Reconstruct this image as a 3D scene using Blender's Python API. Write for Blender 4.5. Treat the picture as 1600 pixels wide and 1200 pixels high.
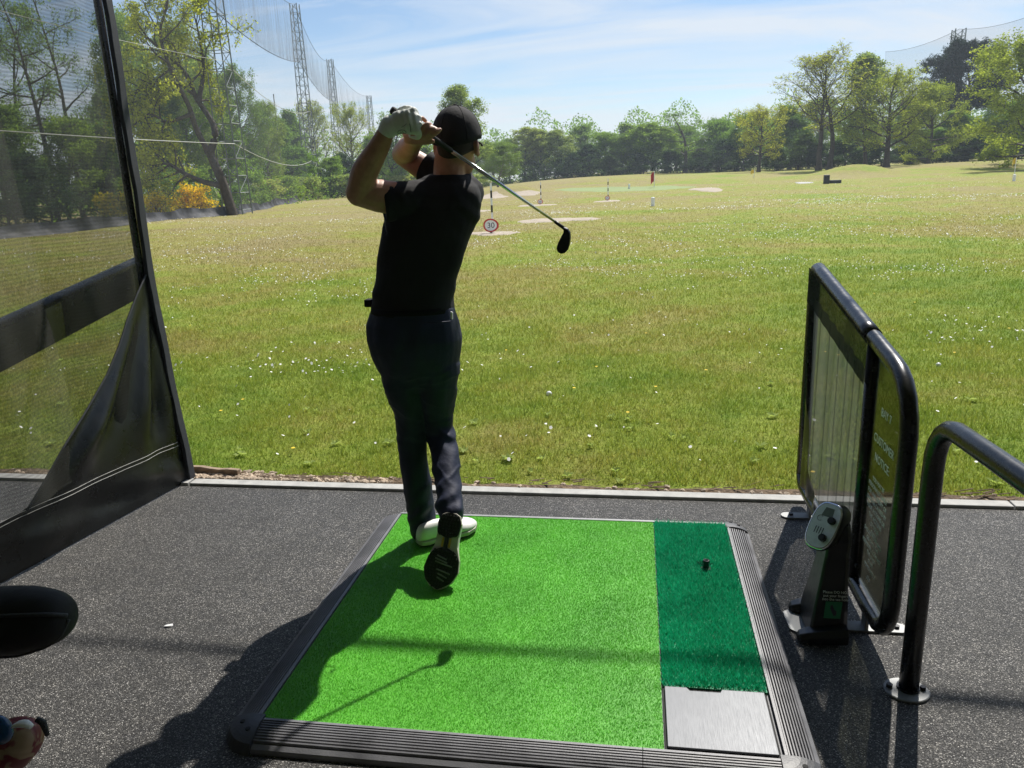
import bpy, bmesh, math, random
import numpy as np
from mathutils import Vector, Matrix, noise as mnoise

# ---------------------------------------------------------------- scene, camera, light
for o in list(bpy.data.objects):
    bpy.data.objects.remove(o)
SC = bpy.context.scene
COL = SC.collection
R = math.radians
F_PX, PITCH, YAW, ROLL, CAM_H = 1202.0, 0.26019973, 0.16498421, -0.03701134, 1.57117611
cF = np.array([-math.sin(YAW)*math.cos(PITCH), math.cos(YAW)*math.cos(PITCH), -math.sin(PITCH)])
_r = np.array([math.cos(YAW), math.sin(YAW), 0.0]); _u = np.cross(_r, cF)
cR = _r*math.cos(ROLL) + _u*math.sin(ROLL)
cU = -_r*math.sin(ROLL) + _u*math.cos(ROLL)
CAM = np.array([0, 0, CAM_H])
cd = bpy.data.cameras.new('camera'); cam = bpy.data.objects.new('camera', cd); COL.objects.link(cam)
cd.sensor_fit = 'HORIZONTAL'; cd.sensor_width = 36.0; cd.lens = F_PX/1600*36.0
cd.clip_start = 0.05; cd.clip_end = 3000
cam.matrix_world = Matrix(((cR[0], cU[0], -cF[0], CAM[0]), (cR[1], cU[1], -cF[1], CAM[1]), (cR[2], cU[2], -cF[2], CAM[2]), (0, 0, 0, 1)))
SC.camera = cam

SUN_AZ, SUN_EL = R(18.5), R(50.5)          # azimuth measured from +Y towards +X
W = bpy.data.worlds.new('World'); SC.world = W; W.use_nodes = True
nt = W.node_tree; nt.nodes.clear()
wo = nt.nodes.new('ShaderNodeOutputWorld'); bg = nt.nodes.new('ShaderNodeBackground')
sky = nt.nodes.new('ShaderNodeTexSky'); sky.sky_type = 'NISHITA'; sky.sun_disc = False
sky.sun_elevation = SUN_EL; sky.sun_rotation = SUN_AZ; sky.altitude = 50
sky.air_density = 1.0; sky.dust_density = 0.25; sky.ozone_density = 3.5
bg.inputs['Strength'].default_value = 0.082
tc = nt.nodes.new('ShaderNodeTexCoord'); sep = nt.nodes.new('ShaderNodeSeparateXYZ')
nt.links.new(tc.outputs['Generated'], sep.inputs[0])
def wmath(op, a, b=None, clamp=False):
    n = nt.nodes.new('ShaderNodeMath'); n.operation = op; n.use_clamp = clamp
    for i, v in enumerate((a, b)):
        if v is None: continue
        if isinstance(v, (int, float)): n.inputs[i].default_value = v
        else: nt.links.new(v, n.inputs[i])
    return n.outputs[0]
zc = wmath('ADD', wmath('MAXIMUM', sep.outputs['Z'], 0.0), 0.12)
comb = nt.nodes.new('ShaderNodeCombineXYZ')
nt.links.new(wmath('DIVIDE', sep.outputs['X'], zc), comb.inputs[0]); nt.links.new(wmath('DIVIDE', sep.outputs['Y'], zc), comb.inputs[1])
mp = nt.nodes.new('ShaderNodeMapping'); mp.inputs['Rotation'].default_value = (0, 0, R(62)); mp.inputs['Scale'].default_value = (0.30, 1.0, 1); mp.inputs['Location'].default_value = (1.9, 0.4, 0)
nt.links.new(comb.outputs[0], mp.inputs[0])
n1 = nt.nodes.new('ShaderNodeTexNoise'); n1.inputs['Scale'].default_value = 1.5; n1.inputs['Detail'].default_value = 8; n1.inputs['Roughness'].default_value = 0.58; n1.inputs['Distortion'].default_value = 0.7
nt.links.new(mp.outputs[0], n1.inputs['Vector'])
n2 = nt.nodes.new('ShaderNodeTexNoise'); n2.inputs['Scale'].default_value = 0.22; n2.inputs['Detail'].default_value = 3
nt.links.new(mp.outputs[0], n2.inputs['Vector'])
cov = wmath('ADD', wmath('MULTIPLY', n1.outputs['Fac'], 0.75), wmath('MULTIPLY', n2.outputs['Fac'], 0.55))
cr = nt.nodes.new('ShaderNodeValToRGB'); cr.color_ramp.elements[0].position = 0.55; cr.color_ramp.elements[1].position = 0.72
nt.links.new(cov, cr.inputs[0])
mixc = nt.nodes.new('ShaderNodeMixRGB'); mixc.inputs[2].default_value = (7.1, 7.6, 8.2, 1)
nt.links.new(wmath('MULTIPLY', cr.outputs[0], 0.85), mixc.inputs[0]); nt.links.new(sky.outputs[0], mixc.inputs[1])
nt.links.new(mixc.outputs[0], bg.inputs['Color']); nt.links.new(bg.outputs[0], wo.inputs['Surface'])

sd = bpy.data.lights.new('sun', 'SUN'); sd.energy = 5.0; sd.angle = R(0.53); sd.color = (1.0, 0.955, 0.88)
sun = bpy.data.objects.new('sun', sd); COL.objects.link(sun)
SUNV = np.array([math.sin(SUN_AZ)*math.cos(SUN_EL), math.cos(SUN_AZ)*math.cos(SUN_EL), math.sin(SUN_EL)])
sun.rotation_euler = Vector(SUNV).to_track_quat('Z', 'Y').to_euler(); sun.location = (5, 12, 20)
vs = SC.view_settings; vs.view_transform = 'Standard'; vs.look = 'None'; vs.gamma = 1; vs.exposure = 0.46; vs.use_curve_mapping = False
SC.cycles.transparent_max_bounces = 24
SC.cycles.max_bounces = 8

# ---------------------------------------------------------------- pixels of the 1600x1200 photograph to rays
def ray(x, y): return cF + cR*(x-800)/F_PX - cU*(y-600)/F_PX
def onY(x, y, Y): d = ray(x, y); return CAM + d*Y/d[1]
def onX(x, y, X): d = ray(x, y); return CAM + d*X/d[0]
def onZ(x, y, Z=0.0): d = ray(x, y); return CAM + d*(Z-CAM_H)/d[2]
def sstep(a, b, t):
    t = np.clip((np.asarray(t, float)-a)/(b-a), 0, 1); return t*t*(3-2*t)
MOUNDS = []
def tz(x, y):
    x = np.asarray(x, float); y = np.asarray(y, float)
    z = 1.25*sstep(45, 112, y)*sstep(-34, -6, x) + 0.9*sstep(112, 190, y) + 0.5*sstep(20, 60, x)*sstep(40, 90, y)
    z = z + (0.05*np.sin(x*0.31+1.1)*np.cos(y*0.23) + 0.04*np.sin(x*0.13-y*0.41+2))*sstep(9, 35, y)
    z = z + 0.005*np.sin(x*1.7+y*0.9)*np.cos(y*1.9-x*0.4)*sstep(4, 7, y)
    for (mx, my, h, rx, ry) in MOUNDS:
        z = z + h*np.exp(-((x-mx)/rx)**2-((y-my)/ry)**2)
    return z
def hit(px, py, tmax=260.0):
    d = ray(px, py); t = 3.0
    while t < tmax:
        q = CAM + d*t
        if q[2] <= float(tz(q[0], q[1])): break
        t += 0.05 + t*0.002
    return CAM + d*t
MOUNDS += [(-10.4, 66, 0.75, 3.2, 2.6), (-3.5, 84, 0.5, 9, 5), (22.0, 86, 0.9, 3.0, 3.0), (31, 92, 0.35, 8, 5), (40, 96, 0.3, 9, 6)]

# ---------------------------------------------------------------- mesh helpers
class MB:
    def __init__(s): s.v = []; s.f = []; s.n = 0
    def add(s, v, f):
        v = np.asarray(v, float).reshape(-1, 3); s.v.append(v)
        for q in f: s.f.append(tuple(int(i)+s.n for i in q))
        s.n += len(v); return s
    def box(s, c, size, M=None):
        sx, sy, sz = [k/2 for k in size]
        v = np.array([(a*sx, b*sy, d*sz) for d in (-1, 1) for b in (-1, 1) for a in (-1, 1)])
        if M is not None: v = v @ np.asarray(M, float).T
        return s.add(v+np.asarray(c, float), [(0, 2, 3, 1), (4, 5, 7, 6), (0, 1, 5, 4), (2, 6, 7, 3), (0, 4, 6, 2), (1, 3, 7, 5)])
    def tube(s, pts, rad, n=12, cap=True, sq=None, up=None):
        pts = np.asarray(pts, float); k = len(pts)
        rad = np.full(k, rad, float) if np.isscalar(rad) else np.asarray(rad, float)
        T = np.gradient(pts, axis=0); T /= np.linalg.norm(T, axis=1)[:, None]+1e-12
        a = np.array([0, 0, 1.0]) if up is None else np.asarray(up, float)
        if abs(T[0] @ a) > 0.95: a = np.array([1.0, 0, 0])
        u = a-T[0]*(a @ T[0]); u /= np.linalg.norm(u); V = []
        ang = np.linspace(0, 2*math.pi, n, endpoint=False)
        for i in range(k):
            u = u-T[i]*(u @ T[i]); u /= np.linalg.norm(u)+1e-12; w = np.cross(T[i], u)
            e = 1.0 if sq is None else (sq if np.isscalar(sq) else sq[i])
            V.append(pts[i]+rad[i]*(np.cos(ang)[:, None]*u*e+np.sin(ang)[:, None]*w))
        f = []
        for i in range(k-1):
            for j in range(n):
                j2 = (j+1) % n; f.append((i*n+j, i*n+j2, (i+1)*n+j2, (i+1)*n+j))
        if cap: f.append(tuple(range(n-1, -1, -1))); f.append(tuple((k-1)*n+j for j in range(n)))
        return s.add(np.concatenate(V), f)
    def rings(s, R_, cap=True):
        n = len(R_[0]); k = len(R_); f = []
        for i in range(k-1):
            for j in range(n):
                j2 = (j+1) % n; f.append((i*n+j, i*n+j2, (i+1)*n+j2, (i+1)*n+j))
        if cap: f.append(tuple(range(n-1, -1, -1))); f.append(tuple((k-1)*n+j for j in range(n)))
        return s.add(np.concatenate([np.asarray(r, float) for r in R_]), f)
    def ball(s, c, r, n=16, m=10, M=None):
        r = np.array([r, r, r], float) if np.isscalar(r) else np.asarray(r, float)
        V = []
        for i in range(m+1):
            t = math.pi*(i+0.0)/m; t = min(max(t, 1e-3), math.pi-1e-3)
            for j in range(n):
                p = 2*math.pi*j/n; V.append((math.sin(t)*math.cos(p), math.sin(t)*math.sin(p), math.cos(t)))
        V = np.array(V)*r
        if M is not None: V = V @ np.asarray(M, float).T
        f = []
        for i in range(m):
            for j in range(n):
                j2 = (j+1) % n; f.append((i*n+j, (i+1)*n+j, (i+1)*n+j2, i*n+j2))
        f.append(tuple(range(n))); f.append(tuple(m*n+j for j in range(n-1, -1, -1)))
        return s.add(V+np.asarray(c, float), f)
    def prism(s, poly, thick):      # poly: Nx3 planar loop, extruded by vector
        p = np.asarray(poly, float); t = np.asarray(thick, float); n = len(p)
        f = [tuple(range(n-1, -1, -1)), tuple(range(n, 2*n))]+[(i, (i+1) % n, n+(i+1) % n, n+i) for i in range(n)]
        return s.add(np.concatenate([p, p+t]), f)
    def mesh(s, name):
        me = bpy.data.meshes.new(name); me.from_pydata(np.concatenate(s.v).tolist(), [], s.f); me.update(); return me
    def build(s, name, m, parent=None, smooth=False, bevel=0, **kw):
        me = s.mesh(name); return link(name, me, m, parent, smooth, bevel, **kw)
def link(name, me, m=None, parent=None, smooth=False, bevel=0, **kw):
    bm = bmesh.new(); bm.from_mesh(me); bmesh.ops.recalc_face_normals(bm, faces=bm.faces); bm.to_mesh(me); bm.free()
    o = bpy.data.objects.new(name, me); COL.objects.link(o)
    if m is not None: me.materials.append(m)
    if smooth: me.polygons.foreach_set('use_smooth', [True]*len(me.polygons))
    if bevel:
        b = o.modifiers.new('bevel', 'BEVEL'); b.width = bevel; b.segments = 2; b.limit_method = 'ANGLE'
    if parent is not None: o.parent = parent; o.matrix_parent_inverse = Matrix.Translation(parent.location).inverted() if not kw.get('local') else Matrix()
    return o
def tag(o, label=None, cat=None, group=None, kind=None):
    if label: o['label'] = label
    if cat: o['category'] = cat
    if group: o['group'] = group
    if kind: o['kind'] = kind
    return o
def empty(name, loc, label, cat, group=None):
    o = bpy.data.objects.new(name, None); COL.objects.link(o); o.location = tuple(float(k) for k in loc); o.empty_display_size = 0.2
    return tag(o, label, cat, group)
def fast_mesh(name, V, loops, sizes, face_attr=None):
    """V Nx3, loops flat vertex indices, sizes per face"""
    me = bpy.data.meshes.new(name); me.vertices.add(len(V)); me.vertices.foreach_set('co', np.ascontiguousarray(V, dtype=np.float32).ravel())
    me.loops.add(len(loops)); me.loops.foreach_set('vertex_index', np.ascontiguousarray(loops, dtype=np.int32))
    sizes = np.asarray(sizes, dtype=np.int32); me.polygons.add(len(sizes))
    me.polygons.foreach_set('loop_start', np.concatenate([[0], np.cumsum(sizes)[:-1]]).astype(np.int32))
    me.update(calc_edges=True)
    if face_attr is not None:
        at = me.attributes.new('tint', 'FLOAT', 'FACE'); at.data.foreach_set('value', np.asarray(face_attr, dtype=np.float32))
    return me
def obj(name, me, m=None, parent=None):
    o = bpy.data.objects.new(name, me); COL.objects.link(o)
    if m is not None: me.materials.append(m)
    if parent is not None: o.parent = parent
    return o
def arc(c, r, a0, a1, u, w, n=8):
    c = np.asarray(c, float); u = np.asarray(u, float); w = np.asarray(w, float)
    return [c+r*(math.cos(a)*u+math.sin(a)*w) for a in np.linspace(a0, a1, n)]

# ---------------------------------------------------------------- materials
def newmat(name):
    m = bpy.data.materials.new(name); m.use_nodes = True; t = m.node_tree
    b = t.nodes['Principled BSDF']; return m, t, b
def NN(t, kind, **kw):
    n = t.nodes.new('ShaderNode'+kind)
    for k, v in kw.items():
        if k in n.inputs: n.inputs[k].default_value = v
        else: setattr(n, k, v)
    return n
def mth(t, op, a, b=None, c=None, clamp=False):
    n = t.nodes.new('ShaderNodeMath'); n.operation = op; n.use_clamp = clamp
    for i, v in enumerate((a, b, c)):
        if v is None: continue
        if isinstance(v, (int, float)): n.inputs[i].default_value = v
        else: t.links.new(v, n.inputs[i])
    return n.outputs[0]
def ramp(t, fac, stops):
    n = t.nodes.new('ShaderNodeValToRGB'); e = n.color_ramp.elements
    while len(e) < len(stops): e.new(0.5)
    for q, (p, c) in zip(e, stops):
        q.position = p; q.color = (c, c, c, 1) if np.isscalar(c) else (*c, 1)
    t.links.new(fac, n.inputs[0]); return n.outputs[0]
def mixrgb(t, fac, a, b, mode='MIX'):
    n = t.nodes.new('ShaderNodeMixRGB'); n.blend_type = mode
    for i, v in enumerate((fac, a, b)):
        if isinstance(v, (int, float)): n.inputs[i].default_value = v
        elif isinstance(v, tuple): n.inputs[i].default_value = (*v, 1)
        else: t.links.new(v, n.inputs[i])
    return n.outputs[0]
def noise(t, scale, detail=4, rough=0.55, vec=None, dist=0.0):
    n = NN(t, 'TexNoise'); n.inputs['Scale'].default_value = scale; n.inputs['Detail'].default_value = detail
    n.inputs['Roughness'].default_value = rough; n.inputs['Distortion'].default_value = dist
    if vec is None: vec = pos(t)
    t.links.new(vec, n.inputs['Vector']); return n.outputs['Fac']
def pos(t):
    for n in t.nodes:
        if n.bl_idname == 'ShaderNodeTexCoord': return n.outputs['Object']
    return NN(t, 'TexCoord').outputs['Object']
def wpos(t):
    for n in t.nodes:
        if n.bl_idname == 'ShaderNodeNewGeometry': return n.outputs['Position']
    return NN(t, 'NewGeometry').outputs['Position']
def bump(t, b, h, strength=0.3, dist=0.01):
    n = NN(t, 'Bump'); n.inputs['Strength'].default_value = strength; n.inputs['Distance'].default_value = dist
    t.links.new(h, n.inputs['Height']); t.links.new(n.outputs[0], b.inputs['Normal'])
def simple(name, c, rough=0.6, metal=0.0, var=0.25, scale=20.0, bmp=0.0, bscale=80.0, spec=0.5, bdist=0.004):
    m, t, b = newmat(name)
    f = noise(t, scale, 5)
    c0 = tuple(max(0, k*(1-var)) for k in c); c1 = tuple(min(1, k*(1+var)) for k in c)
    t.links.new(ramp(t, f, [(0.3, c0), (0.7, c1)]), b.inputs['Base Color'])
    t.links.new(mth(t, 'ADD', mth(t, 'MULTIPLY', f, 0.25), rough-0.12), b.inputs['Roughness'])
    b.inputs['Metallic'].default_value = metal; b.inputs['Specular IOR Level'].default_value = spec
    if bmp: bump(t, b, noise(t, bscale, 4), bmp, bdist)
    return m
def turf_colour(t):
    """green and straw patches of the field, from the place on the ground"""
    p = wpos(t); s = NN(t, 'SeparateXYZ'); t.links.new(p, s.inputs[0])
    big = noise(t, 0.16, 4, 0.6, p, 0.6); mid = noise(t, 0.9, 5, 0.6, p, 0.5); fine = noise(t, 9.0, 4, 0.65, p)
    far = NN(t, 'MapRange'); far.inputs[1].default_value = 6; far.inputs[2].default_value = 34; far.inputs[3].default_value = 0.0; far.inputs[4].default_value = 0.15
    t.links.new(s.outputs['Y'], far.inputs[0])
    lf = NN(t, 'MapRange'); lf.inputs[1].default_value = 2; lf.inputs[2].default_value = -9; lf.inputs[3].default_value = -0.03; lf.inputs[4].default_value = 0.10
    t.links.new(s.outputs['X'], lf.inputs[0])
    f = mth(t, 'ADD', mth(t, 'ADD', mth(t, 'MULTIPLY', big, 0.95), -0.232), mth(t, 'ADD', mth(t, 'MULTIPLY', mid, 0.42), mth(t, 'MULTIPLY', fine, 0.22)))
    f = mth(t, 'ADD', f, mth(t, 'ADD', far.outputs[0], lf.outputs[0]))
    return ramp(t, f, [(0.42, (0.150, 0.245, 0.026)), (0.56, (0.245, 0.300, 0.044)), (0.69, (0.295, 0.280, 0.072)), (0.86, (0.305, 0.258, 0.112))])

MAT = {}
def build_materials():
    # ground under the grass
    m, t, b = newmat('turf_soil'); c = turf_colour(t); p = wpos(t)
    f = noise(t, 45, 6, 0.7, p); g = noise(t, 3.0, 5, 0.7, p)
    c2 = mixrgb(t, 1.0, c, ramp(t, f, [(0.30, 0.62), (0.62, 1.12)]), 'MULTIPLY')
    c3 = mixrgb(t, 1.0, c2, ramp(t, g, [(0.30, 0.80), (0.70, 1.14)]), 'MULTIPLY')
    t.links.new(c3, b.inputs['Base Color']); b.inputs['Roughness'].default_value = 0.9; b.inputs['Specular IOR Level'].default_value = 0.15
    bump(t, b, mth(t, 'ADD', f, g), 0.7, 0.05); MAT['turf'] = m
    # grass blades
    m, t, b = newmat('grass_blade'); c = turf_colour(t)
    at = NN(t, 'Attribute', attribute_name='tint')
    c = mixrgb(t, 1.0, c, ramp(t, at.outputs['Fac'], [(0.0, (0.62, 0.75, 0.6)), (0.55, (1.05, 1.05, 0.9)), (0.86, (1.25, 1.1, 1.0)), (1.0, (1.9, 1.5, 2.0))]), 'MULTIPLY')
    t.links.new(c, b.inputs['Base Color']); b.inputs['Roughness'].default_value = 0.55; b.inputs['Specular IOR Level'].default_value = 0.3
    tr = NN(t, 'BsdfTranslucent'); t.links.new(c, tr.inputs[0]); mx = NN(t, 'MixShader'); mx.inputs[0].default_value = 0.42
    out = t.nodes['Material Output']; t.links.new(b.outputs[0], mx.inputs[1]); t.links.new(tr.outputs[0], mx.inputs[2]); t.links.new(mx.outputs[0], out.inputs[0]); MAT['blade'] = m
    # rubber crumb asphalt
    m, t, b = newmat('rubber_crumb'); p = wpos(t)
    vo = NN(t, 'TexVoronoi'); vo.inputs['Scale'].default_value = 320; t.links.new(p, vo.inputs['Vector'])
    sp = NN(t, 'SeparateColor'); t.links.new(vo.outputs['Color'], sp.inputs[0])
    ch = ramp(t, sp.outputs[0], [(0.0, 0.010), (0.42, 0.034), (0.74, 0.068), (0.91, 0.15), (1.0, 0.40)])
    lg = noise(t, 1.3, 5, 0.6, p); md = noise(t, 14, 4, 0.6, p)
    c = mixrgb(t, 1.0, ch, ramp(t, lg, [(0.25, 0.74), (0.75, 1.66)]), 'MULTIPLY')
    c = mixrgb(t, 1.0, c, ramp(t, md, [(0.25, (0.80, 0.78, 0.76)), (0.75, (1.24, 1.18, 1.08))]), 'MULTIPLY')
    t.links.new(c, b.inputs['Base Color']); b.inputs['Roughness'].default_value = 0.62; b.inputs['Specular IOR Level'].default_value = 0.45
    bump(t, b, mth(t, 'SUBTRACT', sp.outputs[1], vo.outputs['Distance']), 0.9, 0.004); MAT['asphalt'] = m
    MAT['kerb'] = simple('pale_concrete', (0.37, 0.365, 0.345), 0.8, var=0.2, scale=14, bmp=0.3)
    MAT['soil'] = simple('dry_soil', (0.13, 0.09, 0.055), 0.95, var=0.5, scale=30, bmp=0.9, bscale=60, bdist=0.02)
    MAT['pebble'] = simple('pebble', (0.42, 0.33, 0.24), 0.8, var=0.45, scale=9)
    MAT['timber'] = simple('weathered_timber', (0.26, 0.19, 0.13), 0.85, var=0.35, scale=25, bmp=0.4)
    MAT['sand'] = simple('bunker_sand', (0.38, 0.32, 0.25), 0.95, var=0.14, scale=2.5, bmp=0.4, bscale=8, bdist=0.03)
    MAT['green'] = simple('putting_green', (0.20, 0.26, 0.085), 0.9, var=0.12, scale=1.2)
    # mat
    def turfmat(name, lo, hi, tr_=0.3):
        m, t, b = newmat(name); at = NN(t, 'Attribute', attribute_name='tint')
        lg = noise(t, 3.5, 4, 0.6)
        c = mixrgb(t, at.outputs['Fac'], lo, hi)
        c = mixrgb(t, 1.0, c, ramp(t, lg, [(0.3, (0.80, 0.84, 0.8)), (0.7, (1.18, 1.12, 1.15))]), 'MULTIPLY')
        t.links.new(c, b.inputs['Base Color']); b.inputs['Roughness'].default_value = 0.5; b.inputs['Specular IOR Level'].default_value = 0.35
        tr = NN(t, 'BsdfTranslucent'); t.links.new(c, tr.inputs[0]); mx = NN(t, 'MixShader'); mx.inputs[0].default_value = tr_
        out = t.nodes['Material Output']; t.links.new(b.outputs[0], mx.inputs[1]); t.links.new(tr.outputs[0], mx.inputs[2]); t.links.new(mx.outputs[0], out.inputs[0]); return m
    MAT['matturf'] = turfmat('light_artificial_turf', (0.100, 0.440, 0.032), (0.31, 0.80, 0.10))
    MAT['teeturf'] = turfmat('dark_artificial_turf', (0.004, 0.27, 0.125), (0.022, 0.68, 0.35))
    MAT['rubber'] = simple('ribbed_rubber', (0.135, 0.135, 0.145), 0.5, var=0.3, scale=10, bmp=0.15, bscale=200, spec=0.6)
    MAT['rubber_corner'] = simple('smooth_rubber', (0.05, 0.052, 0.06), 0.5, var=0.25, scale=12, bmp=0.2, bscale=160)
    m, t, b = newmat('brushed_steel'); p = pos(t); mpn = NN(t, 'Mapping'); mpn.inputs['Scale'].default_value = (90, 4, 1); mpn.inputs['Rotation'].default_value = (0, 0, R(38)); t.links.new(p, mpn.inputs[0])
    sc_ = noise(t, 6, 6, 0.7, mpn.outputs[0]); lg = noise(t, 6, 4)
    t.links.new(ramp(t, mth(t, 'ADD', mth(t, 'MULTIPLY', sc_, 0.6), mth(t, 'MULTIPLY', lg, 0.4)), [(0.3, (0.085, 0.09, 0.10)), (0.7, (0.15, 0.157, 0.17))]), b.inputs['Base Color'])
    b.inputs['Metallic'].default_value = 0.25; t.links.new(ramp(t, sc_, [(0.3, 0.38), (0.7, 0.62)]), b.inputs['Roughness']); bump(t, b, sc_, 0.08, 0.001); MAT['steelplate'] = m
    MAT['galv'] = simple('galvanised_steel', (0.22, 0.225, 0.225), 0.55, metal=0.4, var=0.15, scale=18, bmp=0.1)
    MAT['lattice'] = simple('grey_green_mast_steel', (0.16, 0.185, 0.18), 0.6, metal=0.2, var=0.2, scale=3)
    MAT['blacktube'] = simple('black_powder_coat', (0.005, 0.006, 0.007), 0.27, var=0.2, scale=30, spec=0.5)
    MAT['blackplastic'] = simple('black_plastic', (0.006, 0.007, 0.008), 0.36, var=0.2, scale=60, bmp=0.12, bscale=400, spec=0.5, bdist=0.001)
    MAT['hole'] = simple('black_recess', (0.004, 0.004, 0.004), 0.8, var=0.1)
    MAT['bolt'] = simple('dark_bolt', (0.03, 0.03, 0.032), 0.45, metal=0.6)
    m, t, b = newmat('black_vinyl'); lg = noise(t, 5, 4); fn = noise(t, 300, 2)
    t.links.new(ramp(t, lg, [(0.3, (0.004, 0.005, 0.005)), (0.75, (0.012, 0.014, 0.013))]), b.inputs['Base Color'])
    t.links.new(ramp(t, noise(t, 9, 5), [(0.3, 0.22), (0.75, 0.42)]), b.inputs['Roughness']); bump(t, b, mth(t, 'ADD', mth(t, 'MULTIPLY', fn, 0.1), lg), 0.25, 0.02); MAT['vinyl'] = m
    MAT['binding'] = simple('woven_binding', (0.030, 0.033, 0.040), 0.7, var=0.35, scale=120, bmp=0.4, bscale=300)
    MAT['thread'] = simple('pale_thread', (0.5, 0.5, 0.47), 0.8)
    # see-through cloths: a weave too fine to model
    def weave(name, col, cover, trans=0.5, period=None, amp=0.2, axis=2, streak=0.0):
        m, t, b = newmat(name); t.nodes.remove(b); out = t.nodes['Material Output']
        d = NN(t, 'BsdfDiffuse'); d.inputs[0].default_value = (*col, 1)
        tr = NN(t, 'BsdfTranslucent'); tr.inputs[0].default_value = (*col, 1)
        mx = NN(t, 'MixShader'); mx.inputs[0].default_value = trans; t.links.new(d.outputs[0], mx.inputs[1]); t.links.new(tr.outputs[0], mx.inputs[2])
        tp = NN(t, 'BsdfTransparent'); m2 = NN(t, 'MixShader')
        p = pos(t); fac = mth(t, 'ADD', mth(t, 'MULTIPLY', mth(t, 'SUBTRACT', noise(t, 7, 4), 0.5), 0.15), cover)
        if period:
            s = NN(t, 'SeparateXYZ'); t.links.new(p, s.inputs[0])
            w = mth(t, 'SINE', mth(t, 'MULTIPLY', s.outputs[axis], 2*math.pi/period))
            fac = mth(t, 'ADD', fac, mth(t, 'MULTIPLY', w, amp))
        if streak:
            mpn = NN(t, 'Mapping'); mpn.inputs['Scale'].default_value = (1, 1, 0.06); t.links.new(p, mpn.inputs[0])
            fac = mth(t, 'ADD', fac, mth(t, 'MULTIPLY', mth(t, 'SUBTRACT', noise(t, 2.4 if period else 1.4, 5, 0.7, mpn.outputs[0]), 0.45), streak))
        fac = mth(t, 'MINIMUM', mth(t, 'MAXIMUM', fac, 0.0), 1.0)
        t.links.new(fac, m2.inputs[0]); t.links.new(tp.outputs[0], m2.inputs[1]); t.links.new(mx.outputs[0], m2.inputs[2]); t.links.new(m2.outputs[0], out.inputs[0]); return m
    MAT['screen'] = weave('bay_screen_mesh', (0.105, 0.105, 0.092), 0.54, 0.6, 0.017, 0.06, streak=0.34)
    MAT['banner'] = weave('banner_mesh', (0.17, 0.175, 0.16), 0.74, 0.45, 0.0065, 0.08)
    MAT['bannerhem'] = weave('banner_mesh_doubled', (0.030, 0.034, 0.028), 0.90, 0.3)
    MAT['bannerstripe'] = weave('banner_mesh_stripe', (0.07, 0.072, 0.074), 0.42, 0.3)
    MAT['net'] = weave('range_net', (0.30, 0.33, 0.38), 0.10, 0.3)
    MAT['netfold'] = weave('range_net_folds', (0.34, 0.37, 0.42), 0.07, 0.4, streak=0.16)
    MAT['farnet'] = weave('far_range_net', (0.30, 0.33, 0.40), 0.20, 0.3)
    MAT['skirt'] = simple('black_polythene', (0.035, 0.036, 0.040), 0.62, var=0.5, scale=2.5, bmp=0.5, bscale=3, bdist=0.08, spec=0.35)
    MAT['rope'] = simple('pale_rope', (0.45, 0.46, 0.42), 0.7)
    MAT['wire'] = simple('dark_wire', (0.05, 0.055, 0.06), 0.6)
    # smoked acrylic notice
    m, t, b = newmat('smoked_acrylic'); t.nodes.remove(b); out = t.nodes['Material Output']
    tp = NN(t, 'BsdfTransparent'); tp.inputs[0].default_value = (0.54, 0.55, 0.47, 1); gl = NN(t, 'BsdfGlossy'); gl.inputs['Roughness'].default_value = 0.08; gl.inputs[0].default_value = (0.5, 0.5, 0.5, 1)
    fr = NN(t, 'Fresnel'); fr.inputs[0].default_value = 1.45; mx = NN(t, 'MixShader'); t.links.new(mth(t, 'MULTIPLY', fr.outputs[0], mth(t, 'ADD', noise(t, 4, 3), 0.1)), mx.inputs[0]); t.links.new(tp.outputs[0], mx.inputs[1]); t.links.new(gl.outputs[0], mx.inputs[2])
    t.links.new(mx.outputs[0], out.inputs[0]); MAT['acrylic'] = m
    MAT['print'] = simple('pale_print', (0.78, 0.82, 0.78), 0.7, var=0.1)
    MAT['greenprint'] = simple('green_sticker', (0.015, 0.20, 0.09), 0.5, var=0.15)
    MAT['silver'] = simple('silver_panel', (0.62, 0.68, 0.65), 0.35, metal=0.3, var=0.12, scale=40)
    MAT['chrome'] = simple('chrome_trim', (0.55, 0.56, 0.58), 0.2, metal=1.0, var=0.05)
    MAT['ink'] = simple('dark_ink', (0.03, 0.035, 0.05), 0.6)
    MAT['lcd'] = simple('display_glass', (0.14, 0.17, 0.14), 0.2)
    # golfer
    def cloth(name, c, sc=900, rough=0.85, sheen=0.0, bmp=0.25):
        m, t, b = newmat(name); f = noise(t, 9, 4)
        t.links.new(ramp(t, f, [(0.3, tuple(k*0.8 for k in c)), (0.7, tuple(k*1.2 for k in c))]), b.inputs['Base Color'])
        b.inputs['Roughness'].default_value = rough; b.inputs['Specular IOR Level'].default_value = 0.3; b.inputs['Sheen Weight'].default_value = sheen
        bump(t, b, mth(t, 'ADD', mth(t, 'MULTIPLY', noise(t, sc, 2), 0.06), noise(t, 24, 4, 0.6)), bmp, 0.012); return m
    MAT['shirt'] = cloth('black_jersey', (0.012, 0.012, 0.014))
    MAT['trouser'] = cloth('navy_stretch_cloth', (0.012, 0.017, 0.042), rough=0.66, bmp=0.3)
    MAT['belt'] = simple('black_leather', (0.005, 0.005, 0.006), 0.8, spec=0.2)
    MAT['cap'] = cloth('black_cap_cotton', (0.016, 0.015, 0.017), 500)
    m, t, b = newmat('skin'); f = noise(t, 30, 5)
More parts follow.
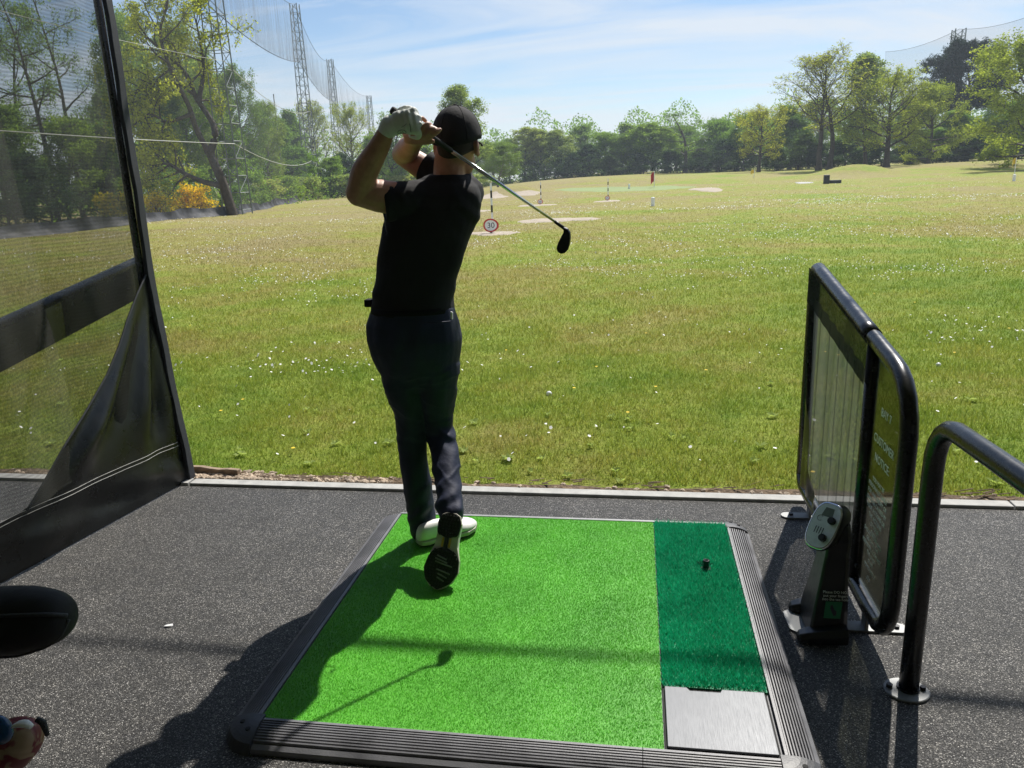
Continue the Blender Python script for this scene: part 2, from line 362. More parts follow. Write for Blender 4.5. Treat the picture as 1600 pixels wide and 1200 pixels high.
    t.links.new(ramp(t, f, [(0.3, (0.33, 0.165, 0.105)), (0.7, (0.45, 0.24, 0.155))]), b.inputs['Base Color']); b.inputs['Roughness'].default_value = 0.5
    b.inputs['Subsurface Weight'].default_value = 0.12; b.inputs['Subsurface Radius'].default_value = (0.01, 0.004, 0.002); b.inputs['Subsurface Scale'].default_value = 1.0
    bump(t, b, noise(t, 220, 4), 0.15, 0.002); MAT['skin'] = m
    MAT['hair'] = simple('short_dark_hair', (0.022, 0.015, 0.011), 0.7, var=0.4, scale=300, bmp=0.8, bscale=500, bdist=0.003)
    MAT['glove'] = simple('grey_white_glove_leather', (0.60, 0.62, 0.58), 0.6, var=0.12, scale=25, bmp=0.5, bscale=70, bdist=0.004)
    MAT['leather'] = simple('white_shoe_leather', (0.70, 0.69, 0.66), 0.45, var=0.06, scale=30, bmp=0.1)
    MAT['midsole'] = simple('cream_midsole', (0.46, 0.43, 0.36), 0.6, var=0.15, scale=30)
    MAT['sole'] = simple('black_sole_rubber', (0.012, 0.013, 0.012), 0.6, var=0.3, scale=90, bmp=0.4, bscale=160)
    MAT['solemark'] = simple('grey_sole_bar', (0.17, 0.17, 0.15), 0.6)
    MAT['amber'] = simple('amber_shank', (0.45, 0.28, 0.05), 0.5)
    MAT['eye'] = simple('eye_white', (0.7, 0.7, 0.68), 0.3, var=0.05)
    MAT['shaft'] = simple('polished_shaft', (0.62, 0.63, 0.64), 0.16, metal=1.0, var=0.05)
    MAT['clubblack'] = simple('black_iron_head', (0.014, 0.014, 0.015), 0.35, metal=0.5, var=0.2)
    MAT['gripr'] = simple('black_grip_rubber', (0.012, 0.012, 0.013), 0.7, bmp=0.5, bscale=300)
    MAT['ballw'] = simple('white_golf_ball', (0.80, 0.80, 0.78), 0.35, var=0.04, bmp=0.3, bscale=250, bdist=0.001)
    MAT['red'] = simple('red_paint', (0.50, 0.025, 0.03), 0.5, var=0.15)
    MAT['white'] = simple('white_paint', (0.78, 0.79, 0.80), 0.5, var=0.06)
    MAT['blackpaint'] = simple('black_paint', (0.02, 0.02, 0.02), 0.5)
    MAT['yellow'] = simple('yellow_cloth', (0.75, 0.55, 0.03), 0.7)
    MAT['petal'] = simple('daisy_petal', (0.78, 0.78, 0.72), 0.8, var=0.08)
    MAT['petaly'] = simple('dandelion_petal', (0.72, 0.50, 0.02), 0.8, var=0.1)
    MAT['blueprint'] = simple('blue_patent', (0.008, 0.055, 0.15), 0.3, var=0.3, scale=40)
    # trees
    def leaf(name, lo, hi, trn=0.52):
        m, t, b = newmat(name); t.nodes.remove(b); out = t.nodes['Material Output']; at = NN(t, 'Attribute', attribute_name='tint')
        c = mixrgb(t, at.outputs['Fac'], lo, hi); oi = NN(t, 'ObjectInfo')
        c = mixrgb(t, 1.0, c, ramp(t, oi.outputs['Random'], [(0.0, (0.82, 0.88, 0.80)), (0.5, (1.0, 1.0, 1.0)), (1.0, (1.32, 1.18, 0.95))]), 'MULTIPLY')
        d = NN(t, 'BsdfDiffuse'); t.links.new(c, d.inputs[0]); tr = NN(t, 'BsdfTranslucent'); t.links.new(mixrgb(t, 1.0, c, (1.25, 1.3, 0.75), 'MULTIPLY'), tr.inputs[0])
        mx = NN(t, 'MixShader'); mx.inputs[0].default_value = trn; t.links.new(d.outputs[0], mx.inputs[1]); t.links.new(tr.outputs[0], mx.inputs[2]); t.links.new(mx.outputs[0], out.inputs[0]); return m
    MAT['leaf_oak'] = leaf('spring_oak_leaf', (0.155, 0.205, 0.034), (0.48, 0.52, 0.10))
    MAT['leaf_green'] = leaf('mid_green_leaf', (0.090, 0.165, 0.040), (0.285, 0.420, 0.095))
    MAT['leaf_birch'] = leaf('birch_leaf', (0.120, 0.190, 0.062), (0.295, 0.395, 0.140))
    MAT['leaf_pale'] = leaf('pale_new_leaf', (0.180, 0.235, 0.080), (0.42, 0.49, 0.18))
    MAT['leaf_dark'] = leaf('dark_evergreen_leaf', (0.030, 0.060, 0.030), (0.090, 0.145, 0.060), 0.35)
    MAT['leaf_pine'] = leaf('pine_needles', (0.014, 0.030, 0.024), (0.036, 0.060, 0.040), 0.2)
    MAT['gorse'] = leaf('gorse_flower', (0.62, 0.47, 0.01), (0.90, 0.72, 0.03), 0.35)
    MAT['bark'] = simple('brown_bark', (0.060, 0.048, 0.038), 0.9, var=0.45, scale=4, bmp=0.8, bscale=12, bdist=0.04)
    MAT['bark_birch'] = simple('birch_bark', (0.24, 0.22, 0.20), 0.85, var=0.6, scale=3)
build_materials()
# ---------------------------------------------------------------- the ground
def vnoise(x, y, s, seed=0):
    return np.array([mnoise.noise(Vector((a*s+seed*7.3, b*s-seed*3.1, seed*1.7))) for a, b in zip(x, y)])
def make_ground():
    ys = np.concatenate([np.linspace(-60, 3.0, 12), [3.70, 3.735], np.arange(3.78, 30, 0.28), np.arange(30, 150, 1.5), np.arange(150, 421, 15)])
    xs = np.concatenate([np.arange(-330, -60, 30), np.arange(-60, -12, 1.2), np.arange(-12, 12, 0.35), np.arange(12, 70, 1.2), np.arange(70, 340, 30)])
    X, Y = np.meshgrid(xs, ys); Z = tz(X, Y); Z = np.where(Y < 3.72, -0.09, Z)
    V = np.stack([X, Y, Z], -1).reshape(-1, 3); ny, nx = X.shape
    i = (np.arange(ny-1)[:, None]*nx+np.arange(nx-1)[None]).ravel()
    L = np.stack([i, i+1, i+nx+1, i+nx], 1).ravel()
    me = fast_mesh('ground', V, L, np.full(len(i), 4)); me.polygons.foreach_set('use_smooth', [True]*len(me.polygons))
    tag(obj('ground', me, MAT['turf']), kind='structure')
make_ground()
b = MB(); b.box((0, -1.69, -0.04), (26, 10.62, 0.08)); tag(b.build('bay_floor', MAT['asphalt']), kind='structure')
kb = bpy.data.objects.new('kerb', None); COL.objects.link(kb); tag(kb, kind='structure')
for x0, x1, dz in ((-12, -4.96, 0), (-4.95, -2.44, 0.001), (-2.43, 1.745, 0.0), (1.752, 6.2, 0.002), (6.21, 12, 0)):
    b = MB(); b.box(((x0+x1)/2, 3.664, 0.0+dz), (x1-x0, 0.070, 0.030)); b.build('edging_strip', MAT['kerb'], kb, bevel=0.004)
rng = np.random.default_rng(7)
# strip of soil with ragged edge behind the kerb
b = MB(); n = 260; xs = np.linspace(-12, 12, n)
w = 0.075+0.05*vnoise(xs, xs*0, 2.2, 3)+0.03*vnoise(xs, xs*0, 9, 4); w = w+0.05*np.exp(-((xs+2.2)/0.45)**2)
v = np.concatenate([np.stack([xs, np.full(n, 3.700), np.full(n, 0.006)], 1), np.stack([xs, 3.700+w*0.5, 0.016+0.008*vnoise(xs, xs*0, 6, 9)], 1), np.stack([xs, 3.700+w, np.full(n, 0.006)+tz(xs, 3.7+w)], 1)])
b.add(v, [(k*n+i, k*n+i+1, (k+1)*n+i+1, (k+1)*n+i) for k in range(2) for i in range(n-1)])
tag(b.build('soil_strip', MAT['soil'], smooth=True), kind='structure')
def pebbles(name, xs, ys, r, mat, label, cat):
    b = MB(); 
    for x, y, q in zip(xs, ys, r):
        M = np.array(Matrix.Rotation(rng.uniform(0, 6.3), 3, 'Z') @ Matrix.Rotation(rng.uniform(-.4, .4), 3, 'X'))
        k = b.n; b.ball((x, y, 0.008+q*0.35+float(tz(x, y))), (q*1.3, q, q*0.65), 7, 5, M)
        b.v[-1] += rng.normal(0, q*0.08, b.v[-1].shape)
    return tag(b.build(name, mat, smooth=False), label, cat, kind='stuff')
xa = np.concatenate([rng.uniform(-2.52, -2.0, 260), rng.uniform(-2.2, -1.3, 170), rng.uniform(-12, 8, 260)])
ya = np.concatenate([3.71+rng.uniform(0, 1, 260)**1.2*0.12, 3.708+rng.uniform(0, 1, 170)**1.5*0.07, 3.708+rng.uniform(0, 1, 260)**2*0.06])
pebbles('gravel', xa, ya, rng.uniform(0.006, 0.016, len(xa)), MAT['pebble'], 'pale brown gravel pebbles lying between the kerb and the grass', 'gravel')
a = onZ(303, 735, 0.02); c = onZ(374, 741, 0.02)
b = MB(); d = (c-a); L_ = np.linalg.norm(d); d /= L_; s_ = np.array([-d[1], d[0], 0])
pts = []
for t_ in np.linspace(-0.6, 1, 9):
    q = a+d*L_*t_; pts.append([q+s_*x_+np.array([0, 0, z_+0.004*math.sin(t_*9)]) for x_, z_ in ((-0.016, -0.03), (0.016, -0.03), (0.017, 0.026), (-0.015, 0.028))])
b.rings(pts); tag(b.build('timber_edging', MAT['timber'], bevel=0.003), 'short weathered timber edging board lying at the grass edge beside the black screen', 'board')
# twigs and leaf litter along the edge
b = MB()
for i in range(120):
    x = rng.uniform(-2.4, 2.6); y = 3.72+rng.uniform(0, 0.09); an = rng.uniform(-0.5, 0.5); l = rng.uniform(0.02, 0.09)
    q = np.array([x, y, 0.022]); e = np.array([math.cos(an), math.sin(an), rng.uniform(-.1, .2)])*l
    b.tube([q-e/2, q+e/2+[0, 0, .004]], rng.uniform(0.0012, 0.004), 5)
tag(b.build('leaf_litter', MAT['timber']), 'thin dry brown twigs and stems scattered along the grass edge', 'twigs', kind='stuff')

# ---------------------------------------------------------------- grass
def blades(xy, h, w, lean, zoff=0.0, z=None):
    n = len(xy); a = rng.uniform(0, 2*math.pi, n); dirx, diry = np.cos(a), np.sin(a)
    la = rng.uniform(0, 2*math.pi, n); ln = lean*h*rng.uniform(0.2, 1.3, n)
    z0 = (tz(xy[:, 0], xy[:, 1]) if z is None else np.full(n, z))+zoff
    B = np.stack([xy[:, 0], xy[:, 1], z0], 1); D = np.stack([dirx*w/2, diry*w/2, 0*w], 1)
    T = B+np.stack([np.cos(la)*ln, np.sin(la)*ln, h], 1)
    V = np.stack([B-D, B+D, T], 1).reshape(-1, 3); return V
def sector(n, d0, d1, x_extra=0.6, power=1.0):
    """random ground points between depths d0..d1 across the view and a little beyond it"""
    y = d0+(d1-d0)*rng.uniform(0, 1, n)**power
    lo = -y*1.02-x_extra; hi = y*0.50+x_extra; return np.stack([lo+(hi-lo)*rng.uniform(0, 1, n), y], 1)
def grass():
    parts = []; tint = []
    for n, d0, d1, h, w, pw in ((190000, 3.76, 8.5, 0.030, 0.0042, 1), (180000, 4.5, 17, 0.036, 0.0060, 1), (120000, 7, 36, 0.042, 0.011, 1), (75000, 12, 85, 0.045, 0.015, 1)):
        xy = sector(n, d0, d1, 0.6, pw)
        yy = d0+(d1-d0)*(rng.beta(1.0, 1.6, n) if d0 < 4 else rng.beta(1.8, 2.6, n)); xy[:, 0] = -yy*1.02-0.6+(xy[:, 0]+xy[:, 1]*1.02+0.6)*(yy*1.52+1.2)/(xy[:, 1]*1.52+1.2); xy[:, 1] = yy
        if d0 < 4: xy = xy[(xy[:, 1] > 3.76+0.05*np.sin(xy[:, 0]*5)*np.sin(xy[:, 0]*2.3)+0.02)]
        cl = vnoise(xy[:, 0], xy[:, 1], 1.9, 1)*0.5+vnoise(xy[:, 0], xy[:, 1], 6.0, 2)*0.5
        hh = h*(1.0+0.75*cl)*rng.uniform(0.55, 1.35, len(xy)); hh = np.maximum(hh, 0.008)
        parts.append(blades(xy, hh, w*rng.uniform(0.7, 1.4, len(xy)), 0.75, -0.003)); tint.append(np.clip(0.5+0.25*cl+rng.normal(0, 0.22, len(xy)), 0, 1))
    V = np.concatenate(parts); nf = len(V)//3
    me = fast_mesh('grass', V, np.arange(len(V)), np.full(nf, 3), np.concatenate(tint))
    tag(obj('grass', me, MAT['blade']), 'short patchy green and straw grass covering the range', 'grass', kind='stuff')
grass()
def flowers():
    xy = np.concatenate([sector(9000, 6.0, 15), sector(22000, 12, 45), sector(9000, 35, 75)])
    dn = vnoise(xy[:, 0], xy[:, 1], 0.33, 5)+0.6*vnoise(xy[:, 0], xy[:, 1], 1.3, 6)+0.25*sstep(-3, 6, xy[:, 0])+0.12*sstep(7, 14, xy[:, 1])
    xy = xy[dn > 0.38+0.16*rng.normal(0, 1, len(xy))]
    xy = np.concatenate([xy, sector(260, 4.0, 9)])
    n = len(xy); r = np.where(xy[:, 1] < 16, 0.0095, np.where(xy[:, 1] < 34, 0.014, 0.022))*rng.uniform(0.6, 1.3, n)
    zc_ = tz(xy[:, 0], xy[:, 1])+rng.uniform(0.025, 0.055, n); ang = rng.uniform(0, 6.28, n); V = []
    tilt = rng.normal(0, 0.45, (n, 2))
    for k in range(5):
        a_ = ang+k*2*math.pi/5; dx, dy = np.cos(a_)*r, np.sin(a_)*r; V.append(np.stack([xy[:, 0]+dx, xy[:, 1]+dy, zc_+dx*tilt[:, 0]+dy*tilt[:, 1]], 1))
    V = np.stack(V, 1).reshape(-1, 3)
    tag(obj('daisies', fast_mesh('daisies', V, np.arange(len(V)), np.full(n, 5)), MAT['petal']), 'white daisies sprinkled in drifts over the range grass', 'flowers', kind='stuff')
    xy = sector(70, 3.9, 14); V = []; n = len(xy)
    for k in range(6):
        a_ = k*math.pi/3; V.append(np.stack([xy[:, 0]+0.013*math.cos(a_), xy[:, 1]+0.013*math.sin(a_), tz(xy[:, 0], xy[:, 1])+0.045+0*xy[:, 0]], 1))
    V = np.stack(V, 1).reshape(-1, 3)
    tag(obj('dandelions', fast_mesh('dandelions', V, np.arange(len(V)), np.full(n, 6)), MAT['petaly']), 'few yellow dandelion heads in the grass near the kerb', 'flowers', kind='stuff')
    # broad weed leaves in rosettes
    V = []; tint = []
    cx = np.concatenate([sector(60, 3.82, 5.2), sector(8, 5, 7)])
    for (x, y) in cx:
        k = rng.integers(6, 14); a0 = rng.uniform(0, 6.28); R_ = rng.uniform(0.018, 0.042)
        for j in range(k):
            a_ = a0+j*2.4; l = R_*rng.uniform(0.7, 1.3); d = np.array([math.cos(a_), math.sin(a_), 0]); s = np.array([-d[1], d[0], 0])*l*0.28; o = np.array([x, y, float(tz(x, y))+0.012])
            V += [o, o+d*l*0.55+s+[0, 0, rng.uniform(.004, .02)], o+d*l+[0, 0, rng.uniform(0, 0.03)], o+d*l*0.55-s+[0, 0, rng.uniform(.004, .02)]]; tint.append(rng.uniform(0.55, 0.9))
    tag(obj('weeds', fast_mesh('weeds', np.array(V), np.arange(len(V)), np.full(len(tint), 4), tint), MAT['leaf_pale']), 'low broad leaved weeds and clover in the near grass', 'weeds', kind='stuff')
flowers()

# ---------------------------------------------------------------- hitting mat
MX0, MX1, MY0, MY1, MZ = -1.098, 0.400, 1.815, 3.262, 0.045
SPLIT = 0.085
def hitting_mat():
    root = empty('hitting_mat', (-0.35, 2.5, 0), 'green artificial turf hitting mat with ribbed black rubber surround on the bay floor', 'mat')
    b = MB(); b.box(((MX0+MX1)/2, (MY0+MY1)/2, 0.018), (MX1-MX0+0.004, MY1-MY0+0.004, 0.034)); b.build('base_board', MAT['rubber_corner'], root)
    # ribbed ramps: profile across (0 inner .. 1 outer), ridges proud
    WD = 0.098; NR = 8
    prof = [(0, -0.044), (0, 0.004)]
    for i in range(NR):
        u0 = 0.10+0.72*i/NR; u1 = 0.10+0.72*(i+0.52)/NR; z0 = 0.001-0.020*(u0/0.9)**2; z1 = 0.001-0.020*(u1/0.9)**2
        if i == 0: prof.append((0.085, 0.004))
        prof += [(u0, z0-0.012), (u0+0.008, z0+0.0005), (u1, z1+0.0005), (u1+0.008, z1-0.012)]
    prof += [(0.84, -0.020), (0.97, -0.028), (1.0, -0.036), (1.0, -0.044)]
    prof = np.array(prof)
    def ramp_piece(p0, p1, outd):
        p0 = np.array(p0, float); p1 = np.array(p1, float); od = np.array(outd, float); rs = []
        for q in (p0, p1): rs.append([q+od*WD*u+np.array([0, 0, MZ+z]) for u, z in prof])
        b = MB(); b.rings(rs); return b
    c = 0.055
    ramp_piece((MX0-0.003, MY0+0.012, 0), (MX0-0.003, MY1-0.005, 0), (-1, 0, 0)).build('edge_ramp', MAT['rubber'], root)
    ramp_piece((MX1+0.003, MY0+0.012, 0), (MX1+0.003, MY1-0.03, 0), (1, 0, 0)).build('edge_ramp', MAT['rubber'], root)
    xm = 0.025
    ramp_piece((MX0+0.012, MY0-0.003, 0), (xm-0.001, MY0-0.003, 0), (0, -1, 0)).build('edge_ramp', MAT['rubber'], root)
    ramp_piece((xm+0.001, MY0-0.003, 0), (MX1-0.012, MY0-0.003, 0), (0, -1, 0)).build('edge_ramp', MAT['rubber'], root)
    b = MB(); b.box(((MX0+MX1)/2, MY1+0.012, 0.023), (MX1-MX0+0.02, 0.018, 0.046)); b.build('rear_trim', MAT['galv'], root, bevel=0.002)
    def corner(cx, cy, sx, sy, big=True):
        # quarter dome
        n = 9; m_ = 7; rs = []; RR = 0.118 if big else 0.105
        V = [(cx, cy, MZ+0.0055)]; f = []
        for i in range(1, m_+1):
            u = i/m_; z = MZ+0.0055-0.030*max(0, (u-0.25)/0.75)**2 if i < m_ else 0.001
            for j in range(n):
                a_ = (math.pi/2)*j/(n-1); k = 1.0
                V.append((cx+sx*math.cos(a_)*RR*min(u*1.02, 1)*k, cy+sy*math.sin(a_)*RR*min(u*1.02, 1)*k, z))
        V.append((cx, cy, 0.001))
        for j in range(n-1): f.append((0, 1+j, 2+j))
        for i in range(m_-1):
            for j in range(n-1): q = 1+i*n+j; f.append((q, q+n, q+n+1, q+1))
        e = len(V)-1
        f.append(tuple([0]+[1+i*n for i in range(m_)]+[e])); f.append(tuple([e]+[1+i*n+n-1 for i in range(m_-1, -1, -1)]+[0]))
        b = MB(); b.add(V, f); o = b.build('corner_piece', MAT['rubber_corner'], root, smooth=False)
        for a_ in (0.5, 1.15):
            h = MB(); h.tube([(cx+sx*math.cos(a_)*0.066, cy+sy*math.sin(a_)*0.066, MZ-0.012), (cx+sx*math.cos(a_)*0.066, cy+sy*math.sin(a_)*0.066, MZ+0.0025)], 0.0075, 10); h.build('screw_hole', MAT['hole'], o)
    corner(MX0+0.010, MY0+0.010, -1, -1); corner(MX1-0.010, MY0+0.010, 1, -1); corner(MX1-0.002, MY1-0.031, 1, 1, False)
    # turfs
    b = MB(); b.box(((MX0+SPLIT)/2-0.001, (MY0+MY1)/2, 0.039), (SPLIT-MX0-0.002, MY1-MY0-0.004, 0.010)); me = b.mesh('turf_backing'); at = me.attributes.new('tint', 'FLOAT', 'FACE'); at.data.foreach_set('value', [0.1]*len(me.polygons)); link('turf_backing', me, MAT['matturf'], root)
    b = MB(); b.box(((MX1+SPLIT)/2+0.001, (2.092+MY1)/2, 0.039), (MX1-SPLIT-0.004, MY1-2.092-0.004, 0.010)); me = b.mesh('tee_strip_backing'); at = me.attributes.new('tint', 'FLOAT', 'FACE'); at.data.foreach_set('value', [0.1]*len(me.polygons)); link('tee_strip_backing', me, MAT['teeturf'], root)
    def fibre(name, x0, x1, y0, y1, n, h, w, mat, lean):
        xy = np.stack([rng.uniform(x0, x1, n), rng.uniform(y0, y1, n)], 1)
        V = blades(xy, h*rng.uniform(0.6, 1.25, n), w*rng.uniform(0.7, 1.3, n), lean, 0, 0.0435); V.reshape(-1, 3, 3)[:, 2, 1] += h*0.35
        t_ = np.clip(rng.beta(1.6, 2.2, n)+0.12*vnoise(xy[:, 0], xy[:, 1], 5, 8), 0, 1)
        o = obj(name, fast_mesh(name, V, np.arange(3*n), np.full(n, 3), t_), mat, root); o.matrix_parent_inverse = Matrix.Translation(root.location).inverted(); o['kind'] = 'stuff'
    fibre('turf', MX0+0.003, SPLIT-0.002, MY0+0.003, MY1-0.002, 190000, 0.0062, 0.0020, MAT['matturf'], 0.8)
    fibre('tee_strip', SPLIT+0.003, MX1-0.003, 2.096, MY1-0.002, 42000, 0.017, 0.0030, MAT['teeturf'], 0.9)
    # steel tray cover with a finger notch
    x0, x1, y0, y1 = SPLIT+0.008, MX1-0.012, MY0+0.010, 2.087
    xn0, xn1 = x0+0.075, x0+0.165
    poly = [(x0, y0), (x1, y0), (x1, y1), (xn1+0.006, y1), (xn1, y1-0.014), (xn0, y1-0.014), (xn0-0.008, y1), (x0, y1)]
    b = MB(); b.prism([(x, y, 0.042) for x, y in poly], (0, 0, 0.007)); b.build('tray_cover', MAT['steelplate'], root, bevel=0.0015)
    b = MB(); b.box(((x0+x1)/2, (y0+y1)/2, 0.0372), (x1-x0+0.014, y1-y0+0.012, 0.004)); b.build('tray_recess', MAT['hole'], root)
hitting_mat()
# rubber tee standing in its hole
tq = onZ(1103, 888, 0.05)
te = empty('rubber_tee', (tq[0], tq[1], 0.045), 'short black rubber tee poking up through the dark green tee strip', 'tee')
b = MB(); ang = np.linspace(0, 2*math.pi, 16, endpoint=False)
b.rings([[(tq[0]+r*math.cos(a), tq[1]+r*math.sin(a), z) for a in ang] for r, z in ((0.0135, 0.040), (0.0115, 0.060), (0.011, 0.080), (0.0125, 0.086), (0.0095, 0.087), (0.0085, 0.066))]); b.build('tee_tube', MAT['blackplastic'], te, smooth=True)
b = MB(); b.rings([[(tq[0]+r*math.cos(a), tq[1]+r*math.sin(a), z) for a in ang] for r, z in ((0.020, 0.044), (0.020, 0.0525), (0.014, 0.054), (0.010, 0.054))]); b.build('tee_collar', MAT['hole'], te)
b = MB()
for i in range(34):
    a = rng.uniform(0, 6.28); r = rng.uniform(0.006, 0.028); q = np.array([tq[0]-0.006+r*math.cos(a), tq[1]+0.032+r*math.sin(a)*0.6, 0.052]); b.tube([q, q+[rng.normal(0, .006), rng.normal(0, .006), rng.uniform(.006, .016)]], [0.0014, 0.0005], 4)
b.build('worn_fibres', MAT['hole'], te)['kind'] = 'stuff'

# ---------------------------------------------------------------- text
def text(body, loc, right, up, size, mat, parent, name='lettering', align='CENTER', space=1.0, stretch=1.0):
    cu = bpy.data.curves.new(name, 'FONT'); cu.body = body; cu.size = size; cu.align_x = align; cu.align_y = 'CENTER'; cu.space_line = space; cu.extrude = 0.0004; cu.resolution_u = 3
    tmp = bpy.data.objects.new('tmp', cu); COL.objects.link(tmp); bpy.context.view_layer.update()
    me = bpy.data.meshes.new_from_object(tmp.evaluated_get(bpy.context.evaluated_depsgraph_get())); bpy.data.objects.remove(tmp)
    r = np.asarray(right, float); r /= np.linalg.norm(r); u = np.asarray(up, float); u = u-r*(u @ r); u /= np.linalg.norm(u); n = np.cross(r, u)
    co = np.zeros(len(me.vertices)*3, np.float32); me.vertices.foreach_get('co', co); co = co.reshape(-1, 3)
    w = np.asarray(loc, float)+co[:, :1]*r*stretch+co[:, 1:2]*u+co[:, 2:]*n; me.vertices.foreach_set('co', w.astype(np.float32).ravel()); me.update(); me.name = name
    me.materials.clear(); o = bpy.data.objects.new(name, me); COL.objects.link(o); me.materials.append(mat)
    if parent is not None: o.parent = parent; o.matrix_parent_inverse = Matrix.Translation(parent.location).inverted()
    return o

# ---------------------------------------------------------------- right hand bay divider
def right_divider():
    X = 0.80; root = empty('bay_divider', (X, 3.0, 0), 'black tube framed mesh divider panel carrying the bay seven customer notice', 'divider')
    def q(y, z): return np.array([X, y, z])
    r = 0.027; zt0, zt1 = 1.150, 0.965      # top rail falls towards the near end
    yf, yn = 3.665, 2.315
    path = [q(yf, 0.14)]+[q(yf, 0.5), q(yf, 1.0)]+arc(q(yf-0.05, 1.085), 0.05, 0, R(80), (0, 1, 0), (0, 0, 1), 6)
    path += [q(2.9, 1.032), q(2.50, 0.973)]
    path += [q(2.44, 0.960), q(2.39, 0.935), q(2.35, 0.895), q(2.325, 0.845), q(yn, 0.79), q(yn, 0.6), q(yn, 0.40), q(yn, 0.24), q(2.325, 0.185), q(2.345, 0.145), q(2.375, 0.115), q(2.42, 0.10), q(2.50, 0.095), q(3.0, 0.092), q(3.55, 0.090), q(3.61, 0.095), q(3.645, 0.112), q(yf, 0.14)]
    b = MB(); b.tube(path, r, 18); b.build('tube_frame', MAT['blacktube'], root, smooth=True)
    def ztop(y): return np.interp(y, [2.5, 2.9, 3.6], [0.973, 1.032, 1.135])
    ym = 2.715
    b = MB(); b.tube([q(ym, 0.10), q(ym, ztop(ym))], 0.023, 14); b.build('middle_post', MAT['blacktube'], root, smooth=True)
    # mesh banner with soft creases
    ny, nz = 40, 24
    yy = np.linspace(ym+0.02, yf-0.005, ny)
    def sheet(name, y0, y1, zf0, zf1, mat, ny=40, nz=16, off=0.0, amp=0.006):
        ys = np.linspace(y0, y1, ny); V = []
        for y in ys:
            for k in range(nz):
                z = zf0(y)+(zf1(y)-zf0(y))*k/(nz-1); x = X-0.004+off+amp*math.sin(y*21+z*1.3)*math.sin(math.pi*k/(nz-1))+amp*0.6*math.sin(y*47)
                V.append((x, y, z))
        f = [(i*nz+k, (i+1)*nz+k, (i+1)*nz+k+1, i*nz+k+1) for i in range(ny-1) for k in range(nz-1)]
        b = MB(); b.add(V, f); return b.build(name, mat, root, smooth=True)
    sheet('mesh_banner', ym-0.005, yf-0.01, lambda y: 0.15, lambda y: ztop(y)-0.13, MAT['banner'], 60)
    hem = sheet('banner_hem', ym-0.03, yf-0.02, lambda y: ztop(y)-0.150, lambda y: ztop(y)+0.004, MAT['bannerhem'], 40, 8, -0.03, 0.002)
    b = MB(); pts = [q(y, float(ztop(y))) for y in np.linspace(ym+0.02, yf-0.06, 12)]; b.tube(pts, 0.0305, 18); b.build('top_sleeve', MAT['blacktube'], root, smooth=True)
    for y in (2.80, 2.885, 2.99, 3.12, 3.27, 3.44):
        b = MB(); zz = np.linspace(0.15, float(ztop(y))-0.14, 10); V = []
        for z in zz:
            xx = X-0.012; yo = y+0.012*math.sin(z*3+y*9)*0.6
            V += [(xx, yo-0.010, z), (xx, yo+0.010, z)]
        b.add(V, [(2*i, 2*i+1, 2*i+3, 2*i+2) for i in range(9)]); b.build('mesh_seam', MAT['bannerstripe'], root)
    # vinyl reinforcement at the far lower corner
    cv = [(3.655, 0.80), (3.62, 0.72), (3.58, 0.55), (3.52, 0.44), (3.47, 0.30), (3.40, 0.20), (3.30, 0.15)]
    sheet('vinyl_corner', 3.30, 3.655, lambda y: 0.115, lambda y: float(np.interp(y, [c[0] for c in cv][::-1], [c[1] for c in cv][::-1])), MAT['vinyl'], 30, 14, -0.016, 0.010)
    # notice board
    y0, y1, z0, z1, rc = 2.352, 2.682, 0.150, 0.925, 0.05
    loop = arc((X, y0+rc+0.02, z1-rc-0.03), rc+0.02, R(90), R(180), (0, 1, 0), (0, 0, 1), 6)+arc((X, y0+rc, z0+rc), rc, R(180), R(270), (0, 1, 0), (0, 0, 1), 6)+[(X, y1, z0), (X, y1, z1+0.03)]
    b = MB(); b.prism(np.array(loop)-[0.002, 0, 0], (0.004, 0, 0)); nb = b.build('notice_board', MAT['acrylic'], root)
    rt, up = (0, -1, 0), (0, 0, 1); xc = X-0.0032; yc = 2.530
    for s, z, sz in (('BAY 7', 0.790, 0.040), ('CUSTOMER', 0.690, 0.040), ('NOTICE:', 0.626, 0.040)):
        text(s, (xc, yc-0.012, z), rt, up, sz, MAT['print'], nb, 'notice_heading')
    for i, s in enumerate(('YOU MAY BE', 'PERSONALLY LIABLE', 'FOR ANY INJURY OR', 'DAMAGE CAUSED BY', 'YOUR ACTIONS OR', 'THE ACTIONS', 'OF YOUR', 'PARTY')):
        text(s, (xc, yc+0.004, 0.548-i*0.0265), rt, up, 0.0215, MAT['print'], nb, 'notice_line')
    for i, s in enumerate(('SHOULD YOUR BALL', 'GO OVER THE', 'PERIMETER, CONTACT', 'THE SHOP', 'STAFF', 'IMMEDIATELY')):
        text(s, (xc, yc+0.012, 0.352-i*0.0245), rt, up, 0.0200, MAT['print'], nb, 'notice_line')
    b = MB()
    for k in range(3):
        c0 = np.array([xc, yc+0.015-0.012*(k-1), 0.186]); b.prism([c0+[0, 0.010, 0], c0+[0, 0.002, 0.002], c0+[0, -0.002, 0.022-0.004*abs(k-1)], c0+[0, 0.004, 0.014]], (-0.0006, 0, 0))
    b.build('notice_emblem', MAT['print'], nb)
    for c0 in ((X, 2.70, 0.905), (X, 2.70, 0.17)):
        b = MB(); b.box((c0[0]-0.004, c0[1], c0[2]), (0.010, 0.05, 0.014)); b.build('clip', MAT['bolt'], root, bevel=0.002)
